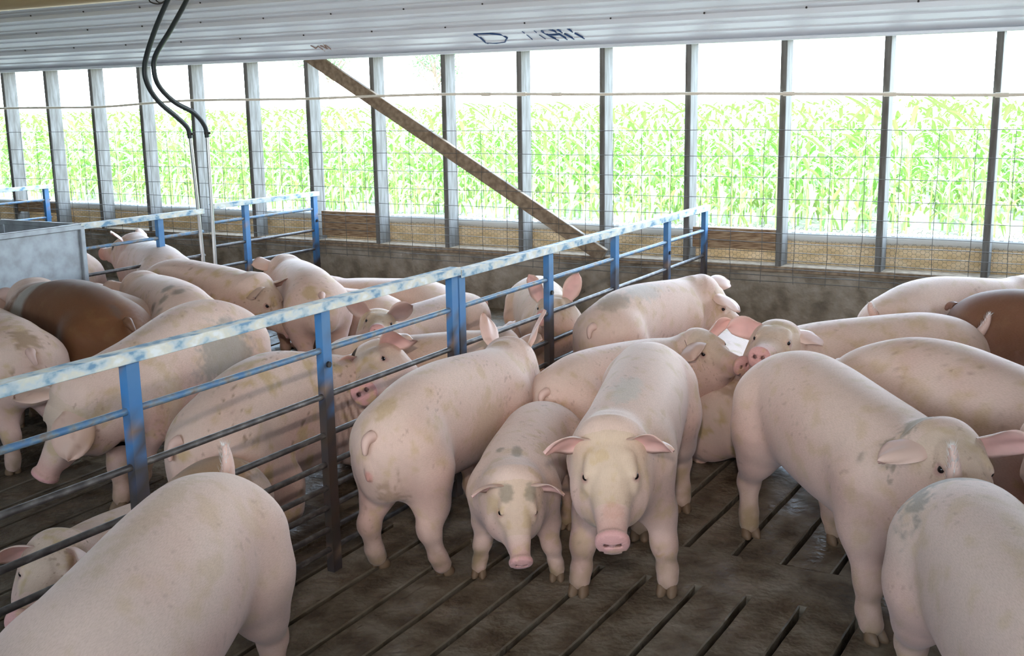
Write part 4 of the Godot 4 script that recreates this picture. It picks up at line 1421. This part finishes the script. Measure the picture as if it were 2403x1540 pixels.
func PIGS() -> Array:
	return [
		{"seed": 1, "x": -2.185, "z": -3.478, "yaw": 3.156, "size": 0.973, "bend": -0.065, "head": Vector3(-1.1, 14.37, -4.96), "fat": 0.854, "hump": 0.024, "legs": [Vector2(0, 0), Vector2(0, 0), Vector2(0.024, 0.02), Vector2(-0.02, 0.059)], "near": true,
			"label": "white pig standing rump to the viewer against the front gate, pink ears pricked",
			"ears": [[Vector3(0.36, 0.92, -0.12), Vector3(0.85, -0.1, 0.5), 0.12, 0.19, 0.052], [Vector3(0.36, 0.92, -0.12), Vector3(0.85, -0.1, 0.5), 0.12, 0.19, 0.052]], "look": {"marks": [[Vector3(0, 0.65, -0.47), Vector3(0.05, 0.06, 0.07), Color(0.48, 0.33, 0.16), 0.5, 0.6], [Vector3(0.12, 0.5, -0.5), Vector3(0.03, 0.05, 0.05), Color(0.48, 0.33, 0.16), 0.6, 0.6], [Vector3(0, 0.452, -0.605), Vector3(0.022, 0.026, 0.03), Color(0.60, 0.24, 0.20), 0.15, 0.7], [Vector3(-0.06, 0.4, -0.53), Vector3(0.05, 0.09, 0.08), Color(0.30, 0.19, 0.10), 1.2, 0.5], [Vector3(-0.14, 0.45, 0), Vector3(0.1, 0.12, 0.14), Color(0.48, 0.33, 0.16), 0.9, 0.35]]}},
		{"seed": 2, "x": -1.833, "z": -3.352, "yaw": 0.303, "size": 0.755, "bend": 0.365, "head": Vector3(-8, 12, -6), "fat": 1.059, "hump": -0.024, "legs": [Vector2(0.067, -0.094), Vector2(-0.091, -0.108), Vector2(0, 0), Vector2(0, 0)], "near": true,
			"label": "small pig with grey forehead facing the viewer, snout near the floor",
			"look": {"face": Color(0.56, 0.39, 0.25), "mud": 1.2, "marks": [[Vector3(0.05, 0.599438, 0.558454), Vector3(0.035, 0.05, 0.06), GREY, 0.35, 0.8], [Vector3(-0.05, 0.599438, 0.558454), Vector3(0.035, 0.05, 0.06), GREY, 0.35, 0.8], [Vector3(0.02, 0.66, 0.3), Vector3(0.03, 0.05, 0.07), GREY, 0.3, 0.8], [Vector3(-0.05, 0.66, 0.27), Vector3(0.02, 0.03, 0.03), GREY, 0.5, 0.8], [Vector3(0.1, 0.6, 0.15), Vector3(0.06, 0.08, 0.1), Color(0.48, 0.33, 0.16), 0.8, 0.6], [Vector3(-0.12, 0.6, 0.05), Vector3(0.05, 0.07, 0.12), Color(0.48, 0.33, 0.16), 0.9, 0.55]]}},
		{"seed": 3, "x": -1.467, "z": -3.541, "yaw": 0.236, "size": 1.012, "bend": -0.245, "head": Vector3(4.71, 16.68, 1.68), "fat": 0.880, "hump": 0.022, "legs": [Vector2(0.034, -0.042), Vector2(-0.039, 0.034), Vector2(0.014, -0.023), Vector2(0.084, 0.25)], "near": true,
			"label": "pig facing the viewer in the middle with drooping white-edged ears and pink snout",
			"look": {"face": Color(0.54, 0.40, 0.25), "marks": [[Vector3(0, 0.7, 0.2), Vector3(0.08, 0.05, 0.12), Color(0.52, 0.47, 0.40), 0.5, 0.6], [Vector3(0, 0.466953, 0.709609), Vector3(0.04, 0.04, 0.05), Color(0.58, 0.29, 0.21), 0.6, 0.4], [Vector3(0.106, 0.16, 0.26), Vector3(0.05, 0.05, 0.05), Color(0.42, 0.24, 0.05), 0.6, 0.8]]}},
		{"seed": 4, "x": -1.845, "z": -4.266, "yaw": 2.696, "size": 0.846, "bend": -0.674, "head": Vector3(37.94, -77.76, -1.6), "fat": 0.993, "hump": -0.003, "near": true,
			"label": "pig whose head turns right in profile behind the pig facing the viewer",
			"ears": [[Vector3(0.75, 0.40, 0.10), Vector3(0.0, -0.4, 1.0), 0.8, 0.16, 0.066], [Vector3(0.60, 0.12, 0.45), Vector3(-0.5, -0.8, 0.1), 0.55, 0.185, 0.080]]},
		{"seed": 5, "x": -1.645, "z": -4.950, "yaw": 3.500, "size": 1.006, "bend": -0.596, "head": Vector3(-37.01, -11.07, -6), "fat": 0.978, "hump": -0.004, "drop": 0.260, "lie": true,
			"label": "pink dirty pig lying behind the raised head of the pig in profile",
			"look": {"dirt": 1.6, "marks": [[Vector3(0, 0.62, -0.45), Vector3(0.12, 0.06, 0.12), Color(0.30, 0.19, 0.10), 0.8, 0.6]]}},
		{"seed": 6, "x": -0.786, "z": -3.673, "yaw": 0.792, "size": 1.011, "bend": 0.433, "head": Vector3(20.61, -16.74, -11.53), "fat": 0.972, "hump": 0.028, "legs": [Vector2(0, 0), Vector2(-0.049, 0.087), Vector2(0.028, 0.145), Vector2(-0.041, 0.026)], "near": true,
			"label": "large pale pig at right with grey spots behind the ear, stepping forward",
			"ears": [[Vector3(0.92, 0.22, 0.12), Vector3(0.1, -0.3, 0.95), 0.5, 0.18, 0.068], [Vector3(0.78, -0.30, 0.05), Vector3(-0.55, -0.75, 0.10), 0.30, 0.165, 0.066]], "look": {"dirt": 0.7, "marks": [[Vector3(-0.05, 0.66, 0.43), Vector3(0.1, 0.06, 0.06), GREY, 0.5, 0.85], [Vector3(-0.14, 0.6, 0.38), Vector3(0.04, 0.05, 0.04), GREY, 0.9, 0.7], [Vector3(-0.13, 0.52, 0.4), Vector3(0.03, 0.05, 0.04), GREY, 1, 0.7], [Vector3(-0.16, 0.55, 0.3), Vector3(0.02, 0.03, 0.02), GREY, 0.8, 0.7]]}},
		{"seed": 7, "x": -0.134, "z": -2.596, "yaw": 0.481, "size": 1.023, "bend": 0.214, "head": Vector3(0.57, -2.72, 0.67), "fat": 0.908, "hump": -0.018, "near": true,
			"label": "pig in the bottom right corner seen from above, grey rump and raised tail",
			"tail": 1.0, "look": {"dirt": 0.7, "marks": [[Vector3(0, 0.66, -0.5), Vector3(0.17, 0.09, 0.11), Color(0.29, 0.25, 0.20), 0.7, 0.8], [Vector3(-0.13, 0.58, -0.42), Vector3(0.06, 0.1, 0.1), Color(0.28, 0.24, 0.19), 1, 0.75]]}},
		{"seed": 8, "x": -1.968, "z": -1.746, "yaw": 0.298, "size": 1.054, "bend": -0.430, "head": Vector3(-44.98, 19.81, -9.16), "fat": 0.909, "hump": 0.030, "near": true,
			"label": "big white pig in the bottom left corner seen from behind, tail raised",
			"tail": 1.0, "look": {"dirt": 0.6, "marks": [[Vector3(0, 0.7, -0.1), Vector3(0.04, 0.04, 0.3), Color(0.48, 0.33, 0.16), 1, 0.3]]}},
		{"seed": 9, "x": -0.420, "z": -4.019, "yaw": 1.237, "size": 1.003, "bend": 0.405, "head": Vector3(0.77, -2.13, -0.12), "fat": 1.019, "hump": 0.059,
			"label": "broad pink-flanked pig behind the large spotted pig at right",
			"look": {"pinkness": 1.6}},
		{"seed": 10, "x": -0.976, "z": -4.859, "yaw": -0.975, "size": 0.916, "bend": 0.254, "head": Vector3(40.71, 50.4, 5.36), "fat": 1.020, "hump": -0.008,
			"label": "long pale pig looking at the viewer with its body stretching right along the back",
			"tail": 0.9, "ears": [[Vector3(0.72, -0.10, -0.45), Vector3(-0.55, -0.6, 0.1), 0.5, 0.17, 0.066], [Vector3(0.95, -0.02, -0.05), Vector3(0.15, -0.25, 0.95), 0.45, 0.17, 0.066]], "look": {"marks": [[Vector3(0, 0.619197, 0.547987), Vector3(0.04, 0.04, 0.05), Color(0.48, 0.33, 0.16), 0.5, 0.6]]}},
		{"seed": 11, "x": -0.714, "z": -5.659, "yaw": 2.489, "size": 0.931, "bend": -0.254, "head": Vector3(-4.83, -2.64, 1.71), "fat": 1.004, "hump": 0.032,
			"label": "white pig with humped back near the back wall at far right",
			"tail": 0.8},
		{"seed": 12, "x": -0.145, "z": -5.197, "yaw": 1.228, "size": 1.001, "bend": -0.005, "head": Vector3(-0.07, 0.07, -0), "fat": 1.020, "hump": 0.001,
			"label": "reddish brown pig at the right edge near the back wall",
			"tail": 0.2, "look": {"base": Color(0.20, 0.088, 0.05), "pink": Color(0.36, 0.19, 0.14), "ear": Color(0.3, 0.13, 0.1), "dirt": 0.1, "marks": [[Vector3(0, 0.4, 0), Vector3(0.3, 0.14, 0.3), Color(0.42, 0.25, 0.19), 0.3, 0.7]]}},
		{"seed": 13, "x": -2.108, "z": -5.206, "yaw": 2.955, "size": 0.908, "bend": -0.208, "head": Vector3(-3.8, -52.41, 14.11), "fat": 0.973, "hump": 0.015,
			"label": "pale pig with grey dirty rump beyond the front gate end, ear flopped forward",
			"ears": [[Vector3(0.5, 0.5, 0.6), Vector3(0.0, -0.8, 0.0), 0.5, 0.17, 0.066], [Vector3(0.45, 0.30, 0.80), Vector3(-0.3, -0.8, -0.1), 0.4, 0.19, 0.072]], "look": {"marks": [[Vector3(-0.02, 0.69, -0.42), Vector3(0.12, 0.05, 0.14), GREY, 0.5, 0.55], [Vector3(-0.05, 0.67, -0.15), Vector3(0.1, 0.06, 0.2), Color(0.40, 0.38, 0.33), 0.6, 0.5]]}},
		{"seed": 14, "x": -2.743, "z": -5.286, "yaw": 0.649, "size": 0.831, "bend": 0.116, "head": Vector3(43.46, -23.71, -2), "fat": 1.024, "hump": -0.017,
			"label": "pig peering through the front gate rails with big upright pink ears",
			"ears": ["up", "up"], "look": {"base": Color(0.64, 0.44, 0.31)}},
		{"seed": 15, "x": -3.262, "z": -4.853, "yaw": -0.209, "size": 0.791, "bend": 0.236, "head": Vector3(44.8, 43.42, -3.58), "fat": 1.015, "hump": -0.030,
			"label": "pig with dark-tipped ears resting behind the gate, face toward the viewer",
			"ears": ["half", "half"], "look": {"ear": Color(0.36, 0.20, 0.16), "face": Color(0.55, 0.40, 0.22)}},
		{"seed": 16, "x": -2.856, "z": -4.249, "yaw": 2.114, "size": 0.814, "bend": 0.214, "head": Vector3(-9.73, 20.38, 2.01), "fat": 1.010, "hump": -0.040,
			"label": "long pink pig seen from the side just behind the joint of the front gate",
			"ears": ["half", "half"]},
		{"seed": 17, "x": -2.964, "z": -3.487, "yaw": 3.029, "size": 1.083, "bend": -0.103, "head": Vector3(59.51, -150.9, 5.92), "fat": 0.937, "hump": 0.091, "drop": 0.190, "lie": true, "near": true,
			"label": "large wrinkled pig lying against the front gate with ears hanging over its face",
			"ears": ["hang", "hang"], "look": {"dirt": 1.5, "pinkness": 1.2, "wrinkles": 1.0}},
		{"seed": 18, "x": -3.540, "z": -3.377, "yaw": 0.111, "size": 1.045, "bend": -0.337, "head": Vector3(-31.93, -10.51, -23.65), "fat": 0.874, "hump": 0.059, "legs": [Vector2(-0.25, -0.146), Vector2(0, 0), Vector2(0, 0), Vector2(0, 0)], "near": true,
			"label": "big pig with grey smeared flank walking to the lower left behind the gate",
			"ears": [[Vector3(0.50, 0.15, 0.85), Vector3(-0.6, -0.6, 0.3), 0.35, 0.20, 0.080], [Vector3(0.85, 0.15, 0.45), Vector3(-0.3, -0.6, 0.75), 0.3, 0.19, 0.062]], "look": {"dirt": 1.0, "pinkness": 1.2, "ear": Color(0.55, 0.25, 0.19), "marks": [[Vector3(0.16, 0.5, -0.16), Vector3(0.12, 0.15, 0.22), Color(0.30, 0.265, 0.215), 0.5, 0.75], [Vector3(0.12, 0.46, -0.48), Vector3(0.08, 0.1, 0.12), Color(0.30, 0.265, 0.215), 0.7, 0.6], [Vector3(0.15, 0.45, 0.2), Vector3(0.1, 0.14, 0.1), Color(0.48, 0.33, 0.16), 0.7, 0.5]]}},
		{"seed": 19, "x": -4.318, "z": -5.175, "yaw": 4.034, "size": 0.905, "bend": -0.034, "head": Vector3(1.49, 30.53, 8.48), "fat": 1.004, "hump": 0.001,
			"label": "pale pig standing rump to the viewer in the back of the left pen",
			"look": {"marks": [[Vector3(0.06, 0.6, -0.53), Vector3(0.05, 0.05, 0.06), Color(0.48, 0.33, 0.16), 0.6, 0.7], [Vector3(0, 0.42, -0.55), Vector3(0.05, 0.12, 0.08), Color(0.48, 0.33, 0.16), 0.6, 0.6]]}},
		{"seed": 20, "x": -4.309, "z": -5.542, "yaw": -1.752, "size": 0.878, "bend": 0.063, "head": Vector3(0.35, 1.03, -0.67), "fat": 1.015, "hump": -0.016, "drop": 0.200, "lie": true,
			"label": "pale back of a resting pig between the rump and the dark-eared pig"},
		{"seed": 21, "x": -4.242, "z": -5.879, "yaw": -1.485, "size": 0.905, "bend": 0.047, "head": Vector3(-0.05, -0.12, 0.03), "fat": 1.018, "hump": -0.013, "drop": 0.220, "lie": true,
			"label": "pink back of a pig lying along the concrete wall",
			"look": {"pinkness": 1.5}},
		{"seed": 22, "x": -4.573, "z": -4.360, "yaw": -2.063, "size": 0.977, "bend": 0.183, "head": Vector3(-9.29, 10.18, -0.39), "fat": 1.020, "hump": -0.002,
			"label": "pig with grey round spots on its back behind the brown belted pig",
			"look": {"marks": [[Vector3(0.1, 0.64, -0.36), Vector3(0.045, 0.045, 0.045), Color(0.27, 0.21, 0.16), 0.25, 0.85], [Vector3(0.06, 0.68, -0.27), Vector3(0.045, 0.045, 0.045), Color(0.27, 0.21, 0.16), 0.25, 0.85], [Vector3(0.13, 0.59, -0.43), Vector3(0.04, 0.04, 0.04), Color(0.27, 0.21, 0.16), 0.25, 0.85], [Vector3(0.14, 0.6, -0.28), Vector3(0.035, 0.035, 0.035), Color(0.27, 0.21, 0.16), 0.25, 0.85], [Vector3(0.03, 0.7, -0.38), Vector3(0.04, 0.04, 0.04), Color(0.27, 0.21, 0.16), 0.4, 0.8]]}},
		{"seed": 23, "x": -4.770, "z": -3.826, "yaw": -1.849, "size": 1.049, "bend": -0.356, "head": Vector3(-9.38, -9.55, -2.81), "fat": 1.076, "hump": 0.037,
			"label": "brown pig with pale belt and pale shoulders at left",
			"look": {"base": Color(0.150, 0.060, 0.024), "pink": Color(0.17, 0.075, 0.04), "dirt": 0.1, "marks": [[Vector3(0, 0.5, 0.13), Vector3(0.4, 0.5, 0.1), Color(0.34, 0.30, 0.26), 0.25, 1], [Vector3(0, 0.5, 0.62), Vector3(0.5, 0.6, 0.48), CREAM, 0.2, 1], [Vector3(0.02, 0.62, -0.5), Vector3(0.03, 0.05, 0.06), Color(0.12, 0.07, 0.05), 0.5, 0.7]]}},
		{"seed": 24, "x": -4.790, "z": -3.425, "yaw": -1.967, "size": 1.003, "bend": -0.130, "head": Vector3(-0.67, 0.04, -0.03), "fat": 1.008, "hump": -0.010,
			"label": "white pig cut by the left edge, rump toward the gate",
			"look": {"dirt": 1.3, "marks": [[Vector3(0, 0.63, -0.5), Vector3(0.06, 0.08, 0.08), Color(0.30, 0.19, 0.10), 0.9, 0.7], [Vector3(0, 0.45, -0.58), Vector3(0.03, 0.1, 0.06), Color(0.30, 0.19, 0.10), 0.7, 0.6]]}},
		{"seed": 25, "x": -4.800, "z": -4.887, "yaw": 1.407, "size": 0.946, "bend": -0.145, "head": Vector3(-12, 22, 0), "fat": 1.017, "hump": -0.011,
			"label": "pale pig with its brownish ears against the rump of the next pig",
			"look": {"ear": Color(0.42, 0.22, 0.17), "dirt": 1.4}},
		{"seed": 26, "x": -5.760, "z": -5.365, "yaw": -2.106, "size": 0.953, "bend": 0.032, "head": Vector3(24.61, 27.57, 5.44), "fat": 1.017, "hump": -0.007,
			"label": "white pig with black eye patch lifting its head behind the middle gate",
			"ears": ["back", "flop"], "look": {"base": Color(0.70, 0.56, 0.50), "marks": [[Vector3(0.07, 0.522141, 0.589279), Vector3(0.032, 0.032, 0.032), Color(0.05, 0.045, 0.05), 0.3, 0.9], [Vector3(0.1, 0.6, 0.34), Vector3(0.03, 0.03, 0.03), GREY, 0.9, 0.8], [Vector3(0.13, 0.52, 0.3), Vector3(0.035, 0.035, 0.035), GREY, 1, 0.8]]}},
		{"seed": 27, "x": -6.293, "z": -4.953, "yaw": -1.932, "size": 1.023, "bend": 0.025, "head": Vector3(-0.23, -0.39, -0.39), "fat": 1.010, "hump": 0.004,
			"label": "pig rump showing just right of the steel feeder",
			"tail": 0.9},
		{"seed": 28, "x": -2.728, "z": -2.469, "yaw": 0.077, "size": 0.878, "bend": -0.392, "head": Vector3(28.39, 36.44, -0.78), "fat": 1.070, "hump": -0.058, "crouch": 0.140, "near": true,
			"label": "dirty pig with hanging pink ears, head down at the lower left behind the gate",
			"ears": ["hang", "hang"], "look": {"dirt": 1.3, "marks": [[Vector3(0, 0.66, -0.3), Vector3(0.2, 0.12, 0.3), Color(0.40, 0.21, 0.08), 0.4, 0.85]]}},
		{"seed": 29, "x": -4.870, "z": -4.248, "yaw": -1.998, "size": 0.870, "bend": -0.018, "head": Vector3(-0.06, -0.12, 0.03), "fat": 1.018, "hump": -0.006,
			"label": "small strip of white pig back showing behind the brown belted pig"},
		{"seed": 30, "x": 0.420, "z": -3.784, "yaw": 2.172, "size": 1.156, "bend": 0.726, "head": Vector3(2.09, 0.97, -0.15), "fat": 1.052, "hump": 0.017,
			"label": "pig rump cut by the right edge behind the grey-rumped corner pig"},
	]
